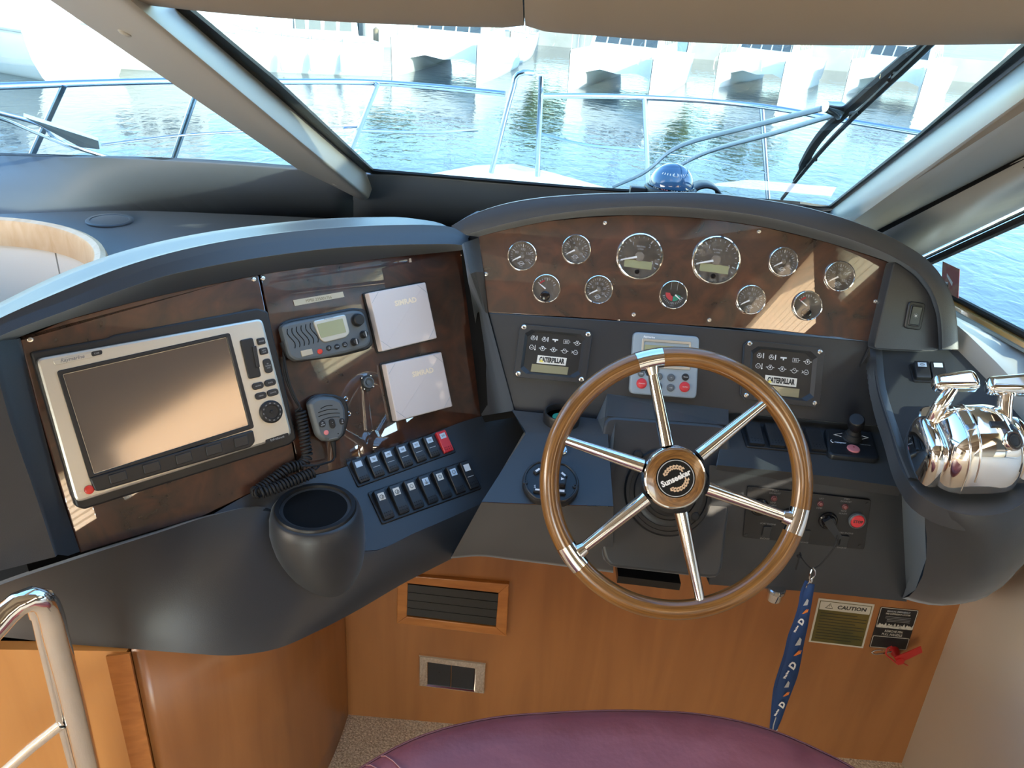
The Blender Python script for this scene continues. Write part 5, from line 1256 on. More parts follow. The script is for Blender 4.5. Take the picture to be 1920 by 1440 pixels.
# ================================================================== KEY WITH LANYARD
u, v = F.uv(1553, 978, .016); u2, v2 = F.uv(1573, 1008, .03)
ky = thing('ignition_key', 'black headed key in the lock holding a blue lanyard on a thin cord', 'key', F)
d = V((u2-u, v2-v, 0)); e_ = V((-d.y, d.x, 0)).normalized(); a = V((u, v, .015)); b = V((u2, v2, .034))
m = MB(); w0, w1 = .0075, .0060
sec = lambda p, w, t: [p+e_*w+V((0, 0, t)), p-e_*w+V((0, 0, t)), p-e_*w-V((0, 0, t)), p+e_*w-V((0, 0, t))]
m.loft([sec(a-d*.18, w0*.9, .005), sec(a+d*.1, w0, .006), sec(a+(b-a)*.5, w1, .0045), sec(a+(b-a)*.9, w1*.9, .0035), sec(b, w1*.55, .002)], close_u=True); m.f += [(3, 2, 1, 0), (16, 17, 18, 19)]
m.build('key_head', 'rubber', ky, smooth=40)
def fi_(px, py, off): return V((*F.uv(px, py, off), off))
MB().tube(spline([fi_(1571, 1004, .034), fi_(1568, 1018, .038), fi_(1550, 1045, .04), fi_(1530, 1064, .042), fi_(1523, 1066, .042), fi_(1512, 1058, .040), fi_(1503, 1046, .035), fi_(1499, 1040, .02)], 30), .0013, 6).build('cord', 'rubber', ky)
MB().tube(spline([fi_(1499, 1040, .02), fi_(1496, 1055, .022), fi_(1492, 1068, .022)], 8), .0013, 6).build('cord_end', 'rubber', ky)
MB().tube(spline([fi_(1499, 1036, .016), fi_(1502, 1042, .02), fi_(1498, 1046, .02), fi_(1495, 1040, .016)], 10), .002, 6).build('cord_knot', 'rubber', ky)
cl_ = MB().tube(spline([fi_(1524, 1064, .043), fi_(1528, 1070, .045), fi_(1525, 1082, .046), fi_(1519, 1086, .046), fi_(1519, 1076, .046), fi_(1522, 1067, .044)], 20), .0016, 8)
cl_.build('snap_hook', 'steel', ky)
MB().lathe([(.0035, -.004), (.0042, 0), (.0035, .004)], n=12, mat=Matrix.Translation(fi_(1520, 1088, .046)) @ Matrix.Rotation(pi/2, 4, 'X')).build('swivel', 'steel', ky)
# strap: a loop of webbing hanging down, twisting slightly
ly = thing('lanyard', 'blue lanyard strap with white and orange lettering hanging from the key', 'lanyard', F)
L_ = [(1514, 1093, 1527, 1095), (1506, 1112, 1524, 1114), (1501, 1140, 1519, 1143), (1492, 1170, 1514, 1173), (1482, 1196, 1508, 1200), (1474, 1230, 1502, 1234), (1464, 1262, 1495, 1266), (1455, 1292, 1484, 1296), (1451, 1320, 1474, 1322), (1449, 1345, 1464, 1350), (1447, 1366, 1456, 1368), (1446, 1379, 1452, 1380)]
offs = [.046+.004*i/11 for i in range(12)]
Lp = spline([V((*F.uv(a[0], a[1], o_), o_)) for a, o_ in zip(L_, offs)], 40); Rp_ = spline([V((*F.uv(a[2], a[3], o_), o_+.002)) for a, o_ in zip(L_, offs)], 40)
MB().loft([Lp, [a+(b-a)*.5+V((0, 0, .0015)) for a, b in zip(Lp, Rp_)], Rp_]).build('front_strap', 'blue_web', ly, solid=.0012, smooth=60)
MB().loft([[p+V((-.002, 0, -.007)) for p in Lp], [p+V((-.004, 0, -.005)) for p in Rp_]]).build('back_strap', 'blue_web', ly, solid=.0012, smooth=60)
def strap_print(px, py, k):
    o_ = .0525+.003*(py-1100)/280; u, v = F.uv(px, py, o_); ang = 74
    text('D', u, v-.004*k, o_, .017*k, 'white_paint', ly, rot=ang, shear=.3, sx=1.1, bold=.0008)
    u1, v1 = F.uv(px+6*k, py-20*k, o_); m = MB()
    for j in range(3): m.add([V((u1-.004*k+.003*k*j, v1-.006*k+.002*k*j, o_)), V((u1+.001*k+.003*k*j, v1-.005*k+.002*k*j, o_)), V((u1+.004*k+.002*k*j, v1+.008*k, o_))], [(0, 1, 2)])
    m.build('flash_mark', 'orange', ly, smooth=0)
    m = MB(); u1, v1 = F.uv(px+9*k, py-40*k, o_)
    m.add([V((u1-.004*k, v1-.008*k, o_)), V((u1+.005*k, v1-.006*k, o_)), V((u1+.005*k, v1+.006*k, o_)), V((u1+.001*k, v1+.010*k, o_))], [(0, 1, 2, 3)]); m.build('wing_mark', 'print_grey', ly, smooth=0)
    u1, v1 = F.uv(px-12*k, py+18*k, o_); text('Marine', u1, v1, o_, .0065*k, 'white_paint', ly, rot=ang+4, bold=.0003)
strap_print(1503, 1164, .85); strap_print(1487, 1246, 1.05); strap_print(1467, 1320, .9)
MB().tube(spline([fi_(1519, 1090, .046), fi_(1514, 1096, .046), fi_(1510, 1106, .045)], 8), .0014, 6).build('strap_wire', 'steel', ly)
MB().tube(spline([fi_(1455, 1345, .053), fi_(1450, 1362, .053), fi_(1450, 1376, .053), fi_(1458, 1368, .053)], 12), .0010, 6).build('phone_loop', 'print_grey', ly)

# ================================================================== UNDER THE CONSOLE
F = BW.at(850, 1130)
vt = thing('air_vent', 'framed black louvre vent in the wood panel under the dash', 'vent', F)
fo_ = poly(F, [(747, 1072), (955, 1090), (950, 1187), (745, 1163)]); fi2 = poly(F, [(766, 1088), (935, 1106), (930, 1170), (764, 1150)])
for i in range(4):
    j = (i+1) % 4; p4_ = [fo_[i], fo_[j], fi2[j], fi2[i]]
    MB().prism(p4_, 0, .010, .0018).build('frame_rail', 'cherry_frame', vt, smooth=20)
MB().prism(inset(fi2[::-1] if area2(fi2) < 0 else fi2, -.002), 0, .002).build('grille_back', 'void', vt)
Q = [V(p) for p in fi2]
for k in range(4):
    t0 = .06+.235*k; a, b = Q[0]+(Q[3]-Q[0])*t0, Q[1]+(Q[2]-Q[1])*t0; c, d = Q[0]+(Q[3]-Q[0])*(t0+.19), Q[1]+(Q[2]-Q[1])*(t0+.19)
    m = MB().loft([[V((*a, .0035)), V((*b, .0035))], [V((*a, .0065)), V((*b, .0065))], [V((*c, .0095)), V((*d, .0095))], [V((*c, .0065)), V((*d, .0065))]]); m.f += [(0, 2, 4, 6), (1, 3, 5, 7)]
    m.build('slat', 'black', vt, smooth=0)
F = BW.at(848, 1260)
ss = thing('power_socket', 'chrome framed double switch plate low on the wood panel', 'socket', F)
fo_ = poly(F, [(786, 1224), (911, 1239), (908, 1296), (786, 1281)]); fi2 = poly(F, [(802, 1237), (891, 1249), (889, 1290), (802, 1279)])
MB().frame(fo_, fi2, 0, .009, .0025).build('plate', 'chrome', ss, smooth=20)
Q = [V(p) for p in fi2]
for k in range(2):
    a, b, c, d = [tuple(x) for x in (Q[0]+(Q[1]-Q[0])*(.01+.5*k), Q[0]+(Q[1]-Q[0])*(.49+.5*k), Q[3]+(Q[2]-Q[3])*(.49+.5*k), Q[3]+(Q[2]-Q[3])*(.01+.5*k))]
    m = MB().prism([a, b, c, d], 0, .005, .001); w = m.build('rocker_switch', 'switch', ss, smooth=20)
    ce = (V(a)+V(c))/2; MB().lathe([(.0018, .005), (.0014, .0058), (0, .006)], ce.x, ce.y+.006, 8).build('led_dot', 'black', w)
F = BW.at(1578, 1168)
ct = thing('caution_sticker', 'gold sticker headed caution on the wood below the console', 'sticker', F)
cq = [(1535, 1121), (1640, 1133), (1618, 1215), (1516, 1203)]
P4 = [V(F.uv(*p)) for p in cq]
def st4(s_, t): a = P4[0]+(P4[1]-P4[0])*s_; b = P4[3]+(P4[2]-P4[3])*s_; return a+(b-a)*t
def rq(m, s0, t0, s1, t1, z): return m.prism([tuple(st4(*p)) for p in ((s0, t0), (s1, t0), (s1, t1), (s0, t1))], z-.0003, z)
rq(MB(), 0, 0, 1, 1, .0006).build('border', 'paper', ct, smooth=0)
rq(MB(), .035, .045, .965, .965, .0009).build('field', 'olive', ct, smooth=0)
rq(MB(), .05, .055, .95, .235, .0012).build('header', 'paper', ct, smooth=0)
c = st4(.62, .145); text('CAUTION', c.x, c.y, .0014, .0135, 'dark_text', ct, rot=-.6, bold=.0005)
c = st4(.22, .145); m = MB(); m.tube([(c.x+.0085*cos(radians(a)), c.y-.001+.0085*sin(radians(a)), .0014) for a in (90, 210, 330)], .0006, 4, closed=True); m.build('warning_triangle', 'dark_text', ct)
text('!', c.x, c.y, .0014, .010, 'dark_text', ct)
for k in range(10): rq(MB(), .09, .30+.064*k, .93-.3*((k*7) % 3 == 0)*.6, .30+.064*k+.014, .0011).build('text_line', 'dark_text', ct, smooth=0)
F = BW.at(1680, 1180)
bs = thing('fire_sticker', 'black and white pull handle sticker beside the caution sticker', 'sticker', F)
cq = [(1651, 1137), (1723, 1144), (1699, 1219), (1629, 1213)]
P4 = [V(F.uv(*p)) for p in cq]
m = MB().prism(rounded([tuple(p) for p in P4], .004), .0002, .0006).build('backing', 'black', bs, smooth=0)
P6 = P4; 
def frame4(s0, t0, s1, t1, w, z):
    o_ = rounded([tuple(st4(*p)) for p in ((s0, t0), (s1, t0), (s1, t1), (s0, t1))], .003); return MB().frame(o_, inset(o_ if area2(o_) > 0 else o_[::-1], w) if area2(o_) > 0 else inset(o_[::-1], w)[::-1], z-.0003, z)
frame4(.02, .01, .99, .49, .0012, .0009).build('upper_border', 'paper', bs, smooth=0)
frame4(.02, .70, .99, .99, .0012, .0009).build('lower_border', 'paper', bs, smooth=0)
zig = [st4(.02+.96*i/24, .36+.05*(i % 2)+.02*((i*5) % 3)) for i in range(25)]+[st4(.98-.96*i/12, .47+.012*(i % 2)) for i in range(13)]
MB().add([V((p.x, p.y, .0009)) for p in zig], [tuple(range(len(zig)))]).build('flame_band', 'paper', bs, smooth=0)
for tx, s_, t, sz, mt in (('MANUAL EMERGENCY', .5, .085, .0062, 'print_grey'), ('FIRE SUPPRESSION SYSTEM', .5, .145, .0056, 'paper'), ('REMOVE PIN', .52, .565, .0088, 'paper'), ('PULL HANDLE', .5, .645, .0088, 'paper'), ('IN CASE OF FIRE', .5, .43, .0048, 'dark_text')):
    c = st4(s_, t); text(tx, c.x, c.y, .0011, sz, mt, bs, rot=-.6, sx=.78, bold=.0001)
for k in range(4): rq(MB(), .2+.06*(k > 1), .21+.036*k, .86, .21+.036*k+.010, .0008).build('text_line', 'print_dim', bs, smooth=0)
F = BW.at(1676, 1218)
pt = thing('pull_pin_tag', 'red plastic pull tag with a steel ring pin hanging on the fire sticker', 'tag', F)
def fb_(px, py, off): return V((*F.uv(px, py, off), off))
MB().lathe([(.010, 0), (.010, .012), (.0075, .018), (.0075, .030), (.009, .034), (0, .036)], n=16).build('pull_handle', 'red_tag', pt)
m = MB().slab([fb_(1676, 1232, .03), fb_(1682, 1244, .028), fb_(1729, 1222, .034), fb_(1726, 1211, .036)], V((0, 0, .002))); m.build('tag_strip', 'red_tag', pt, smooth=0)
MB().tube(spline([fb_(1672, 1212, .02), fb_(1664, 1216, .026), fb_(1661, 1224, .030), fb_(1672, 1236, .032), fb_(1684, 1246, .030)], 14), .0018, 6).build('tie', 'red_tag', pt)
MB().tube(spline([fb_(1682, 1238, .03), fb_(1692, 1243, .03), fb_(1702, 1248, .028)], 6), .0012, 6).build('tie_end', 'red_tag', pt)
MB().tube(spline([fb_(1672, 1222, .020), fb_(1650, 1226, .024), fb_(1638, 1226, .026), fb_(1634, 1223, .026), fb_(1640, 1220, .025), fb_(1656, 1219, .022)], 18), .0013, 8).build('ring_pin', 'steel', pt)
# chrome stud and slot under the console
F = Pl(hz(1455, 1106, BZ+.02), axes=(_X.copy(), V((0, 1, 0)), V((0, 0, 1))))
sd = thing('chrome_stud', 'short chrome cylinder poking out under the console edge', 'fitting', F)
MB().lathe([(.0, -.022), (.0135, -.022), (.0145, -.020), (.0145, .004)], n=24).build('barrel', 'chrome', sd)
MB().lathe([(.017, -.002), (.017, .004), (.0145, .006)], n=24).build('collar', 'steel', sd)
hs_ = MB().slab([hz(1158, 1072, BZ+.03)+V((0, -.012, 0)), hz(1275, 1086, BZ+.03)+V((0, -.012, 0)), hz(1275, 1086, BZ+.03)+V((0, .05, 0)), hz(1158, 1072, BZ+.03)+V((0, .05, 0))], V((0, 0, -.016)))
dpart(hs_, 'lower_lip', 'gloss_black', smooth=0)

# ================================================================== HELM SEAT
SZ = .66
se = thing('helm_seat', 'plum leather helm seat with pale stitching in the foreground', 'seat', loc=(.13, .45, SZ-.35))
op = [hz(x, y, SZ) for x, y in ((560, 1520), (672, 1440), (760, 1391), (900, 1350), (1050, 1336), (1190, 1333), (1330, 1342), (1450, 1370), (1540, 1408), (1612, 1446), (1700, 1530))]
back_ = [op[-1]+V((.02, -.12, 0)), op[-1]+V((-.02, -.22, 0)), V((.13, op[-1].y-.27, SZ)), op[0]+V((.02, -.22, 0)), op[0]+V((-.02, -.12, 0))]
OL = spline(op+back_, 90, closed=True); cc = V((.13, .42, SZ))
def sc_(k, dz): return [cc+V(((p.x-cc.x)*k, (p.y-cc.y)*k, dz)) for p in OL]
rows = [sc_(.80, -.16), sc_(.93, -.13), sc_(.99, -.075), sc_(1.0, -.03), sc_(.992, -.006), sc_(.975, .010), sc_(.945, .022), sc_(.90, .030), sc_(.80, .034), sc_(.6, .030), sc_(.3, .026), [cc+V((0, 0, .025))]*len(OL)]
MB().loft(rows, close_u=True).build('cushion', 'leather', se, world=True, smooth=70)
for k, dz in ((.9935, -.0065), (.978, .0095)):
    MB().tube(sc_(k, dz+.0006), .0016, 6, closed=True).build('piping', 'leather', se, world=True, smooth=60)
    st_ = MB(); P_ = sc_(k-.004, dz+.0025); 
    MB().tube(P_, .0007, 5, closed=True).build('stitch_line', 'thread', se, world=True, smooth=60)
# cross seams at the left
for dx in (0, .018):
    P_ = [cc+V(((p.x-cc.x)*k, (p.y-cc.y)*k, dz+.0012)) for k, dz in ((.99, -.075), (1.0, -.03), (.992, -.006), (.975, .010), (.945, .022), (.90, .030), (.84, .0335)) for p in [min(OL, key=lambda q: (q-op[1]-V((dx*.8+.01, dx*.75+.01, 0))).length)]]
    MB().tube(P_, .0009, 5).build('stitch_line', 'thread', se, world=True)
MB().lathe([(.05, -.33), (.05, -.10)], 0, 0, 20).build('pedestal', 'steel', se); 

# ================================================================== CHROME GRAB RAIL
gr = thing('grab_rail', 'polished chrome bent tube grab rail at the lower left corner', 'rail', loc=(-.62, .62, FLOORZ))
Dp = .70
def gy(px, py, y=Dp): return hy(px, py, y)
pth = [gy(-120, 1290, .60), gy(-40, 1208, .64), gy(0, 1165, .665), gy(24, 1140, .68), gy(42, 1128, .688), gy(58, 1122, .694), gy(74, 1124, .70), gy(86, 1134, .705), gy(94, 1150, .71), gy(104, 1190, .715), gy(130, 1290, .73), gy(166, 1440, .75), gy(215, 1640, .77)]
MB().tube(spline(pth, 60), .0152, 18).build('top_tube', 'chrome', gr, world=True, smooth=60)
MB().tube([gy(66, 1148, .705), gy(80, 1210, .715), gy(112, 1345, .735), gy(137, 1440, .752), gy(185, 1640, .77)], .0062, 12).build('inner_rod', 'chrome', gr, world=True, smooth=60)
MB().tube([gy(116, 1356, .735), gy(60, 1400, .72), gy(-10, 1462, .70), gy(-100, 1540, .68)], .0085, 14).build('brace', 'chrome', gr, world=True, smooth=60)
MB().tube([gy(64, 1136, .70), gy(68, 1154, .705)], [.009, .0085], 12).build('rod_socket', 'chrome', gr, world=True)

# ================================================================== COMPASS ON THE HOOD
cpz = HL.hit(1257, 366, -.05); F = Pl(hy(1258, 349, cpz.y+.10)+V((0, 0, -.012)), axes=(_X.copy(), V((0, 1, 0)), V((0, 0, 1))))
co = thing('compass', 'domed marine compass with a blue globe on top of the hood', 'compass', F)
kpx = (cpz+V((0, .1, 0))-EYE).dot(_F)/FPX; rr = 42*kpx
MB().lathe([(rr*1.2, -.05), (rr*1.2, .004), (rr*1.15, .010), (rr*1.05, .012), (rr*1.0, .010)], n=40).build('base', 'black', co)
MB().ball((0, 0, .012), rr, 28, 12, (1, 1, 1.0), 0, 95).build('globe', mk('compass_globe', (.03, .10, .20), .05, coat=1, coat_rough=.01), co, smooth=60)
MB().lathe([(rr*.92, .004), (rr*1.015, .004), (rr*1.015, .014), (rr*.99, .014)], n=40, cap=False).build('card', 'gloss_black', co)
for i, s_ in enumerate(('300', '330', '000', '030', '060')):
    a = radians(-90+(i-2)*24); mtx = F.mat() @ Matrix.Translation(V((rr*1.02*cos(a), rr*1.02*sin(a), .010))) @ Matrix.Rotation(a+pi/2, 4, 'Z') @ Matrix.Rotation(pi/2, 4, 'X')
    text(s_, 0, 0, .0006, .010, 'legend_w' if i != 1 else 'pink', co, mw=mtx)
tk = MB()
for i in range(-5, 6):
    if abs(i) < 1: continue
    a = radians(-90+i*9); el = radians(40); n_ = V((cos(a)*cos(el), sin(a)*cos(el), sin(el))); p = V((0, 0, .012))+n_*rr*1.004; t1 = V((-sin(a), cos(a), 0))*.0008; t2 = n_.cross(V((-sin(a), cos(a), 0)))*.0022
    tk.quad(p-t1-t2, p+t1-t2, p+t1+t2, p-t1+t2)
tk.build('globe_marks', 'legend_w', co, smooth=0)
MB().tube([V((0, 0, .012))+V((cos(radians(-90+x*6))*cos(radians(y)), sin(radians(-90+x*6))*cos(radians(y)), sin(radians(y))))*rr*1.004 for x, y in ((-1, 45), (-1, 36), (1, 36), (1, 45))], .0006, 4).build('lubber_mark', 'legend_w', co)
hd2 = F.at(1318, 352) if False else None
p = V((70*kpx, .02, 0)); MB().loft([[p+V((34*kpx*cos(a)*k, (y), 30*kpx*sin(a)*k-.012)) for a in [pi*i/12 for i in range(13)]] for y, k in ((-.02, .9), (-.015, 1), (.03, 1), (.035, .9))]).build('light_shield', 'black', co, smooth=50, solid=.004)
MB().box(-62*kpx, -.01, -.02, .03, .02, .028, .003).build('side_knob', 'black', co)

# ================================================================== STICKER ON THE SIDE WINDOW
a = hx(1768, 490, X0+.008); b_ = hx(1800, 505, X0+.008); c = hx(1797, 566, X0+.008); d = hx(1764, 556, X0+.008)
w1, w2 = V((X0+.009, a.y, a.z)), V((X0+.009, b_.y, b_.z))
st_ = thing('window_sticker', 'red and brown sticker on the starboard side window', 'sticker', loc=w1)
MB().slab([a, b_, c, d], V((-.0006, 0, 0))).build('film', mk('sticker_red', (.30, .045, .035), .5, var=(30, (.35, .16, .10), 2, .2, .45, .6)), st_, world=True, smooth=0)
MB().slab([a+(c-a)*.3+V((-.0007, 0, 0)), a+(c-a)*.5+(b_-a)*.15+V((-.0007, 0, 0)), a+(c-a)*.62+V((-.0007, 0, 0)), a+(c-a)*.4-(b_-a)*.1+V((-.0007, 0, 0))], V((-.0004, 0, 0))).build('picture', 'white_paint', st_, world=True, smooth=0)
MB().slab([d+(a-d)*.1+(c-d)*.1+V((-.0007, 0, 0)), d+(a-d)*.1+(c-d)*.4+V((-.0007, 0, 0)), d+(a-d)*.45+(c-d)*.4+V((-.0007, 0, 0)), d+(a-d)*.45+(c-d)*.1+V((-.0007, 0, 0))], V((-.0004, 0, 0))).build('emblem', 'gloss_black', st_, world=True, smooth=0)

# ================================================================== OUTSIDE: foredeck, rails, wipers
dk = MB(); edge_l = [(-1.75, 2.1), (-1.62, 3.2), (-1.35, 4.4), (-.95, 5.4), (-.45, 6.1), (-.14, 6.3)]; edge_r = [(.17, 6.1), (.75, 5.6), (1.25, 4.9), (1.5, 3.9), (1.62, 2.9), (1.66, 2.1)]
E_ = [V((x, y, .27+.03*(y/6))) for x, y in edge_l+edge_r]
dk.loft([[V((0, 3.5, .36))]*len(E_), [p*.9+V((0, 3.4*.1, .1*.3))+V((0, 0, .03)) for p in E_], E_, [p+V((p.x*.03, .02, -.05)) for p in E_], [p+V((-p.x*.25, -.3, -1.9)) for p in E_]])
boat0 = thing('foredeck', 'white foredeck of the boat just beyond the windscreen', 'boat deck', loc=(0, 4, .3))
dk.build('deck', 'hull', boat0, world=True, smooth=40)
RZ = 1.0
rail = thing('bow_rail', 'polished tubular bow rail running round the foredeck outside', 'railing', loc=(0, 5.5, .32))
def rz(px, py, z=RZ): return hz(px, py, z)
tops = [(-330, 176), (0, 162), (320, 152), (500, 153), (708, 155), (830, 164), (947, 176)]
MB().tube(spline([rz(*p) for p in tops], 40), .0165, 10).build('top_rail', 'steel_out', rail, world=True, smooth=60)
topr = [(1017, 180), (1110, 180), (1210, 183), (1330, 190), (1440, 201), (1560, 222), (1800, 262)]
MB().tube(spline([rz(*p) for p in topr], 40), .0165, 10).build('top_rail', 'steel_out', rail, world=True, smooth=60)
def post(t, b, z1=RZ, name='post', r=.0155, dy=.06):
    T = rz(*t, z1); B = hy(*b, T.y+dy); k = (.30-T.z)/(B.z-T.z); MB().tube([T, T+(B-T)*k], r, 10).build(name, 'steel_out', rail, world=True); return T, B
post((375, 188-36), (328, 289)); post((708, 156), (662, 272)); post((1208, 183), (1214, 310)); post((1428, 199), (1438, 340)); post((120, 158), (60, 290))
T = rz(972, 137, 1.10); B = hy(925, 308, T.y+.05); MB().tube(spline([hy(1000, 137, T.y+.02), hy(980, 136, T.y), hy(970, 140, T.y), hy(962, 165, T.y+.01), B, B+(B-T)*.1], 24), .0165, 10).build('gate_post', 'steel_out', rail, world=True)
T = rz(1015, 142, 1.10); B = hy(1008, 322, T.y+.05); MB().tube([T, B, B+(B-T)*.05], .0165, 10).build('gate_post', 'steel_out', rail, world=True)
MB().tube(spline([hy(672, 245, rz(708, 156).y+.05), hy(780, 248, 5.2), hy(895, 244, 6.0)], 12), .010, 8).build('mid_rail', 'steel_out', rail, world=True)
MB().tube(spline([hy(1010, 250, 6.1), hy(1080, 268, 5.9), hy(1212, 283, 5.4)], 12), .010, 8).build('mid_rail', 'steel_out', rail, world=True)
MB().tube(spline([hy(190, 272, 3.9), hy(347, 253, 4.2), hy(470, 246, 4.5), hy(680, 238, 5.0)], 12), .006, 6).build('guard_wire', 'steel_out', rail, world=True)
MB().tube(spline([hy(1212, 283, 5.4), hy(1300, 295, 5.4), hy(1437, 325, 5.4)], 12), .005, 6).build('guard_wire', 'steel_out', rail, world=True)
# wipers
def wo(px, py, o=-.035): return WS.hit(px, py, o)
wr_ = thing('windscreen_wiper', 'black wiper with twin grey arms resting on the right of the windscreen', 'wiper', loc=wo(1565, 208))
M['wiper_arm'] = mk('wiper_arm_grey', (.50, .54, .55), .35)
MB().tube(spline([wo(1150, 350, -.05), wo(1190, 333, -.06), wo(1290, 268, -.06), wo(1420, 234, -.055), wo(1540, 204, -.05)], 20), .0048, 8, flat=.7).build('arm', 'wiper_arm', wr_, world=True)
MB().tube(spline([wo(1235, 345, -.05), wo(1268, 315, -.055), wo(1335, 282, -.055), wo(1450, 250, -.052), wo(1562, 216, -.05)], 20), .0048, 8, flat=.7).build('arm', 'wiper_arm', wr_, world=True)
m = MB().tube([wo(1548, 200, -.05), wo(1572, 205, -.05), wo(1576, 222, -.05)], [.008, .012, .007], 10); m.build('arm_bracket', 'steel', wr_, world=True)
MB().tube(spline([wo(1466, 373, -.012), wo(1500, 330, -.016), wo(1570, 250, -.02), wo(1650, 172, -.02), wo(1735, 92, -.016), wo(1800, 25, -.014)], 30), .0038, 6).build('blade_rubber', 'rubber', wr_, world=True)
MB().tube(spline([wo(1490, 338, -.022), wo(1560, 232, -.045), wo(1590, 205, -.05), wo(1640, 160, -.045), wo(1720, 92, -.03), wo(1770, 45, -.024)], 30), [.004]*4+[.0085]*22+[.004]*4, 8).build('bow_frame', 'rubber', wr_, world=True)
for a, b in (((1512, 312), (1530, 300)), ((1590, 232), (1612, 210)), ((1668, 150), (1690, 138))): MB().tube([wo(*a, -.018), wo((a[0]+b[0])/2-6, (a[1]+b[1])/2-8, -.035), wo(*b, -.018)], .003, 6).build('claw', 'rubber', wr_, world=True)
MB().tube([wo(1478, 352, -.02), wo(1560, 258, -.026), wo(1660, 168, -.026), wo(1752, 82, -.02)], .0018, 6).build('stiffener', 'steel', wr_, world=True)
wl_ = thing('windscreen_wiper', 'slim silver wiper parked along the bottom of the left windscreen pane', 'wiper', loc=wo(180, 285))
MB().tube(spline([wo(-80, 190, -.05), wo(0, 212, -.05), wo(48, 224, -.05), wo(130, 272, -.045), wo(205, 296, -.03)], 20), .0055, 8, flat=.6).build('arm', 'steel_out', wl_, world=True)
MB().tube(spline([wo(-80, 200, -.04), wo(0, 222, -.04), wo(60, 246, -.04), wo(140, 280, -.04)], 16), .004, 8, flat=.6).build('arm', 'steel', wl_, world=True)
MB().slab([wo(44, 219, -.03), wo(184, 264, -.03), wo(187, 280, -.02), wo(150, 276, -.02)], WS.n*-.008).build('blade_shield', mk('wiper_shield', (.50, .70, .88), .3), wl_, world=True)

# ================================================================== WATER, QUAY, TREES
wm = MB().quad(V((-400, -60, WATERZ)), V((400, -60, WATERZ)), V((400, 700, WATERZ)), V((-400, 700, WATERZ))).build('water', 'water', smooth=0); struct(wm)
qy = MB().slab([V((-160, 62, WATERZ-1)), V((200, 66, WATERZ-1)), V((200, 160, WATERZ-1)), V((-160, 160, WATERZ-1))], V((0, 0, 2.6))); struct(qy.build('quay', 'quay', smooth=0))
def blob_tree(px, dist, h, r, label):
    g = hy(px, 60, dist); t = thing('tree', label, 'tree', loc=(g.x, g.y, WATERZ+1.6), group='trees on the far quay')
    MB().lathe([(.22, 0), (.16, h*.5), (.05, h*.8)], n=8).build('trunk', 'timber', t)
    m = MB(); rnd = random.Random(int(px))
    for k in range(900):
        a, b = rnd.uniform(0, 2*pi), math.acos(rnd.uniform(-1, 1)); q = r*rnd.uniform(.55, 1.05)*(1+.25*sin(3*a+k % 3))
        c = V((q*cos(a)*sin(b), q*sin(a)*sin(b), h*.62+q*.8*cos(b))); d = V((rnd.uniform(-1, 1), rnd.uniform(-1, 1), rnd.uniform(-1, 1))).normalized()*.42; e = d.cross(V((rnd.uniform(-1, 1), rnd.uniform(-1, 1), 1))).normalized()*.30
        m.quad(c-d, c-e, c+d, c+e)
    o = m.build('crown', 'leaf', t, smooth=0); o['kind'] = 'stuff'
for px, d, h, r, lb in ((90, 70, 6, 2.6, 'leafy tree on the quay beyond the far left motor yacht'), (740, 73, 8, 3.2, 'tall leafy tree on the quay beyond the middle catamaran'), (1006, 66, 6, 2.6, 'leafy tree on the quay above the bow rail gate'), (1268, 64, 6, 2.8, 'leafy tree on the quay in the gap between the right catamarans'), (1440, 68, 7, 3.0, 'leafy tree on the quay beyond the wiper arms')):
    blob_tree(px, d, h, r, lb)

# ================================================================== BOATS
def hull(L, B, H, sheer=.25, rake=.12, n=14, vee=.25):
    "bow at +y; waterline at z=0"
    rows = []
    for i in range(n+1):
        s_ = i/n; y = L/2-L*s_; f = (1-(1-s_)**2.4)**.75 if s_ > 0 else 0.02
        b = B/2*f; hz_ = H*(1+sheer*(1-s_)**2); yy = y-rake*L*0*(1-s_)
        dyb = -rake*L*(1-s_)**2*.5
        rows.append([V((-b, yy, hz_)), V((-b*.99, yy+dyb*.1, hz_*.82)), V((-b*.93, yy+dyb*.4, hz_*.45)), V((-b*.80, yy+dyb*.8, .12)), V((-b*.7, yy+dyb, -.1)), V((0, yy+dyb, -.45)), V((b*.7, yy+dyb, -.1)), V((b*.80, yy+dyb*.8, .12)), V((b*.93, yy+dyb*.4, hz_*.45)), V((b*.99, yy+dyb*.1, hz_*.82)), V((b, yy, hz_))])
    m = MB().loft(rows); k = len(rows[0]); m.f.append(tuple(n*k+j for j in range(k)))
    for i in range(n): m.f.append((i*k, (i+1)*k, (i+1)*k+k-1, i*k+k-1))
    return m
def bframe(px, py, head):
    p = hz(px, py, WATERZ); a = radians(head); return Pl(p, axes=(V((cos(a), sin(a), 0)), V((-sin(a), cos(a), 0)), V((0, 0, 1))))
def fender(parent, x, y, z):
    f = MB().lathe([(0, -.42), (.10, -.38), (.13, -.28), (.13, .22), (.10, .32), (.03, .38), (.03, .44)], x, y, 14); f.v = [v_+V((0, 0, z)) for v_ in f.v]; o = f.build('fender', 'white', parent)
    MB().tube([V((x, y, z+.4)), V((x, y, z+1.1))], .015, 5).build('fender_line', 'print_dim', o)
def cabin(parent, y0, y1, w, z0, h, slope=.5, name='cabin'):
    pr_ = [(y0, z0), (y0+.15, z0+h), (y1-slope*h*1.6, z0+h), (y1, z0)]
    m = MB().loft([[V((x*w/2, y, z)) for y, z in pr_] for x in (-1, -.9, .9, 1)]); m.v = [V((v_.x*(1-.12*(v_.z-z0)/h), v_.y, v_.z)) for v_ in m.v]; m.f += [(3, 2, 1, 0), (12, 13, 14, 15)]
    c = m.build(name, 'hull', parent, smooth=30); return c
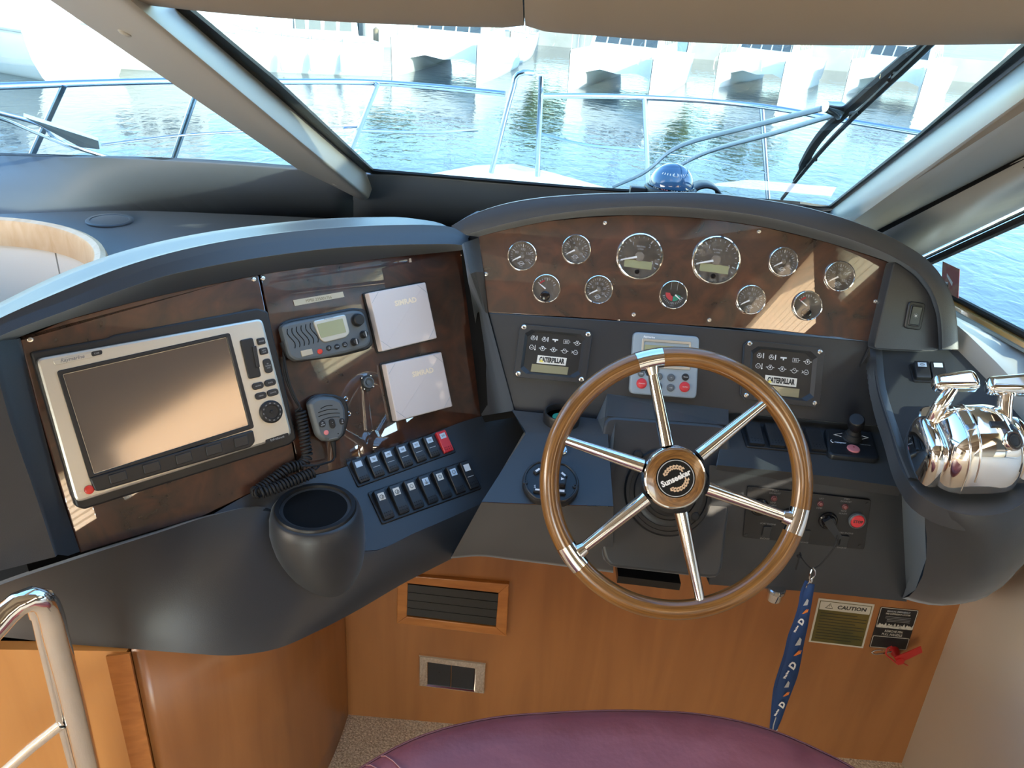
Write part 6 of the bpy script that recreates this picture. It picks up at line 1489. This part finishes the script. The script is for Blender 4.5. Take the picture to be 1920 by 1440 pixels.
def side_windows(parent, y0, y1, w, z0, h, n, base, hh):
    for sx in (-1, 1):
        for k in range(n):
            a, b = y0+(y1-y0)*(k+.1)/n, y0+(y1-y0)*(k+.9)/n
            xx = lambda z: sx*(w/2*(1-.12*(z-base)/hh)+.012)
            MB().slab([V((xx(z0), a, z0)), V((xx(z0), b, z0)), V((xx(z0+h), b-.05, z0+h)), V((xx(z0+h), a, z0+h))], V((-sx*.03, 0, 0))).build('window', 'window_dark', parent, smooth=0)
def monohull(px, py, head, L, B, H, label, reg=None, fenders=(), cab=True, canvas=False, mast=0):
    F = bframe(px, py, head); b = thing('motor_boat', label, 'boat', F)
    hb = hull(L, B, H).build('hull', 'hull', b, smooth=40)
    MB().tube([V((s_*B/2*((1-(1-i/12)**2.4)**.75 if i else .02), L/2-L*i/12, H*(1+.25*(1-i/12)**2)+.02)) for s_ in (1,) for i in range(13)], .05, 6).build('rubbing_strake', 'hull_shade', b)
    MB().tube([V((-B/2*((1-(1-i/12)**2.4)**.75 if i else .02), L/2-L*i/12, H*(1+.25*(1-i/12)**2)+.02)) for i in range(13)], .05, 6).build('rubbing_strake', 'hull_shade', b)
    if cab:
        c = cabin(b, -L*.36, L*.24, B*.72, H, 1.15); side_windows(c, -L*.32, L*.06, B*.72, H+.38, .5, 4, H, 1.15)
        fl = cabin(b, -L*.34, -L*.02, B*.6, H+1.15, .55, name='flybridge')
        if canvas: MB().loft([[V((x*B*.32, -L*.02+.9*cos(t), H+1.15+.75*sin(t))) for t in [pi*i/10 for i in range(11)]] for x in (-1, 1)]).build('canopy', 'canvas', b, solid=.03)
    for fy in fenders: fender(b, -B/2*.98-.10, fy, .55)
    for k in range(7):
        y = L*.46-k*L*.07; f = (1-(1-(L/2-y)/L)**2.4)**.75
        MB().tube([V((-B/2*f*.95, y, H)), V((-B/2*f*.95, y, H+.85))], .02, 5).build('stanchion', 'steel_out', b); 
    MB().tube([V((-B/2*.95*(1-(1-(L/2-(L*.46-k*L*.07))/L)**2.4)**.75, L*.46-k*L*.07, H+.85)) for k in range(7)], .02, 5).build('pulpit_rail', 'steel_out', b)
    if mast: MB().lathe([(.09, H), (.06, H+mast)], n=8).build('mast', 'steel_out', b)
    if reg:
        s_, y, z = reg; mtx = F.mat() @ Matrix.Translation(V((-B/2*.985-.04, y, z))) @ Matrix.Rotation(-pi/2, 4, 'Z') @ Matrix.Rotation(pi/2-.05, 4, 'X')
        text(s_, 0, 0, 0, .42, 'hull_shade', b, name='registration', mw=mtx, sx=1.1)
    return b
def catamaran(px, py, head, W, L, H, label, rails=True):
    F = bframe(px, py, head); F.O = F.O-F.v*(L*.46); b = thing('catamaran', label, 'boat', F); hb_ = W*.27
    for sx in (-1, 1):
        m = hull(L, hb_, H, .12, .05); m.v = [v_+V((sx*(W/2-hb_/2), 0, 0)) for v_ in m.v]; m.build('hull', 'hull', b, smooth=40)
    wi = W-hb_*1.2; rows = []
    for k in range(10):
        y = L*.30-L*.75*k/9; rows.append([V((-wi/2, y, H*1.0)), V((-wi/2, y, H*.42)), V((-wi*.25, y, H*.58)), V((0, y, H*.50)), V((wi*.25, y, H*.58)), V((wi/2, y, H*.42)), V((wi/2, y, H*1.0))])
    m = MB().loft(rows, close_u=True); m.f += [tuple(range(7)), tuple(reversed(range(63, 70)))]; m.build('bridge_deck', 'hull', b, smooth=30)
    c = cabin(b, -L*.40, L*.22, W*.68, H, 1.3, .4); side_windows(c, -L*.36, L*.05, W*.68, H+.5, .5, 4, H, 1.3)
    zc = H+.45
    for k in range(5):
        x0, x1 = W*.60*(-.5+k/5+.012), W*.60*(-.5+(k+1)/5-.012); yf = lambda z: L*.22-.64*(z-H)
        MB().slab([V((x0, yf(zc)+.02, zc)), V((x1, yf(zc)+.02, zc)), V((x1*.96, yf(zc+.55)+.02, zc+.55)), V((x0*.96, yf(zc+.55)+.02, zc+.55))], V((0, -.04, 0))).build('front_window', 'window_dark', c, smooth=0)
    MB().box(0, -L*.1, H+1.3, W*.6, L*.42, .12, .05).build('hardtop', 'hull', b)
    MB().lathe([(.12, H+1.3), (.07, H+12)], 0, L*.08, 8).build('mast', 'steel_out', b)
    for sx in (-1, 1):
        pts = [V((sx*(W/2-hb_*.45), L*.46-k*L*.12, H*1.1)) for k in range(5)]
        for p in pts: MB().tube([p, p+V((0, 0, .8))], .018, 5).build('stanchion', 'steel_out', b)
        MB().tube([p+V((0, 0, .8)) for p in pts], .018, 5).build('guard_rail', 'steel_out', b)
    return b
monohull(-50, 110, 66, 12, 3.8, 1.5, 'long white motor yacht moored at the far left beyond the rail')
monohull(232, 124, 112, 8.5, 3.0, 1.55, 'white boat with a registration on its bow at upper left', reg=('MA65', 2.6, .40))
monohull(560, 133, 118, 6.8, 2.6, 1.35, 'white boat with three fenders and a blue canopy seen past the pillar', reg=('MA87', 2.0, .36), fenders=(.9, -.3, -1.6), canvas=True)
catamaran(815, 150, 174, 5.2, 10, 1.45, 'white catamaran facing the camera behind the middle of the rail')
catamaran(1140, 178, 164, 5.0, 10, 1.5, 'white catamaran with arched bridge deck right of the rail gate')
catamaran(1400, 172, 154, 4.6, 10, 1.5, 'white catamaran seen through the twin wiper arms')
catamaran(1650, 185, 150, 5.2, 10, 1.6, 'white catamaran behind the long black wiper blade')
monohull(1900, 182, 142, 9, 3.2, 1.6, 'white motor boat at the far right beyond the windscreen edge')
monohull(962, 112, 178, 7.5, 2.5, 1.4, 'small white boat moored between the two catamarans', mast=9)
monohull(1262, 122, 182, 7.5, 2.4, 1.4, 'small white boat in the gap between the right catamarans', mast=10)
monohull(690, 86, 150, 9, 2.8, 1.7, 'white cruiser in the second row behind the pontoon')
monohull(390, 92, 130, 10, 3.2, 1.7, 'white cruiser in the second row half hidden by the mullion')
# pontoon
pp = [hz(612, 131, WATERZ), hz(716, 112, WATERZ)]; d_ = (pp[1]-pp[0]); side = V((-d_.y, d_.x, 0)).normalized()*1.4
pn = thing('pontoon', 'timber pontoon with planks between the fendered boat and the catamaran', 'pontoon', loc=(pp[0].x, pp[0].y, WATERZ))
MB().slab([pp[0]+V((0, 0, .35)), pp[1]+V((0, 0, .35)), pp[1]+side+V((0, 0, .35)), pp[0]+side+V((0, 0, .35))], V((0, 0, -.45))).build('float', 'timber', pn, world=True, smooth=0)
for k in range(12):
    a = pp[0]+d_*(k/12); b = pp[0]+d_*((k+.93)/12); z = V((0, 0, .36))
    MB().slab([a+z, b+z, b+side+z, a+side+z], V((0, 0, .04))).build('plank', 'timber', pn, world=True, smooth=0)
for t in (.1, .5, .9): p = pp[0]+d_*t; MB().lathe([(.14, -1), (.14, 1.5), (0, 1.6)], p.x-pp[0].x, p.y-pp[0].y-.25, 12).build('pile', 'timber', pn)
g = hy(657, 92, 46); gs = thing('dockside_hut', 'dark slatted hut on the quay between the white boats', 'hut', loc=(g.x, g.y, WATERZ+.5))
for k in range(6): MB().box(-.65+.26*k, 0, -.6, .22, .5, 3.2, .02).build('board', 'window_dark', gs, smooth=0)
MB().box(0, .3, -.6, 1.6, .4, 3.3).build('back_wall', 'hull_shade', gs, smooth=0)
p = hy(623, 72, 40); lb_ = MB().tube([V((.32*cos(a), 0, .32*sin(a))) for a in [2*pi*i/20 for i in range(20)]], .09, 10, closed=True).build('lifebuoy', 'orange'); lb_.location = p; tag(lb_, 'orange lifebuoy hanging by the dark quay hut', 'lifebuoy')
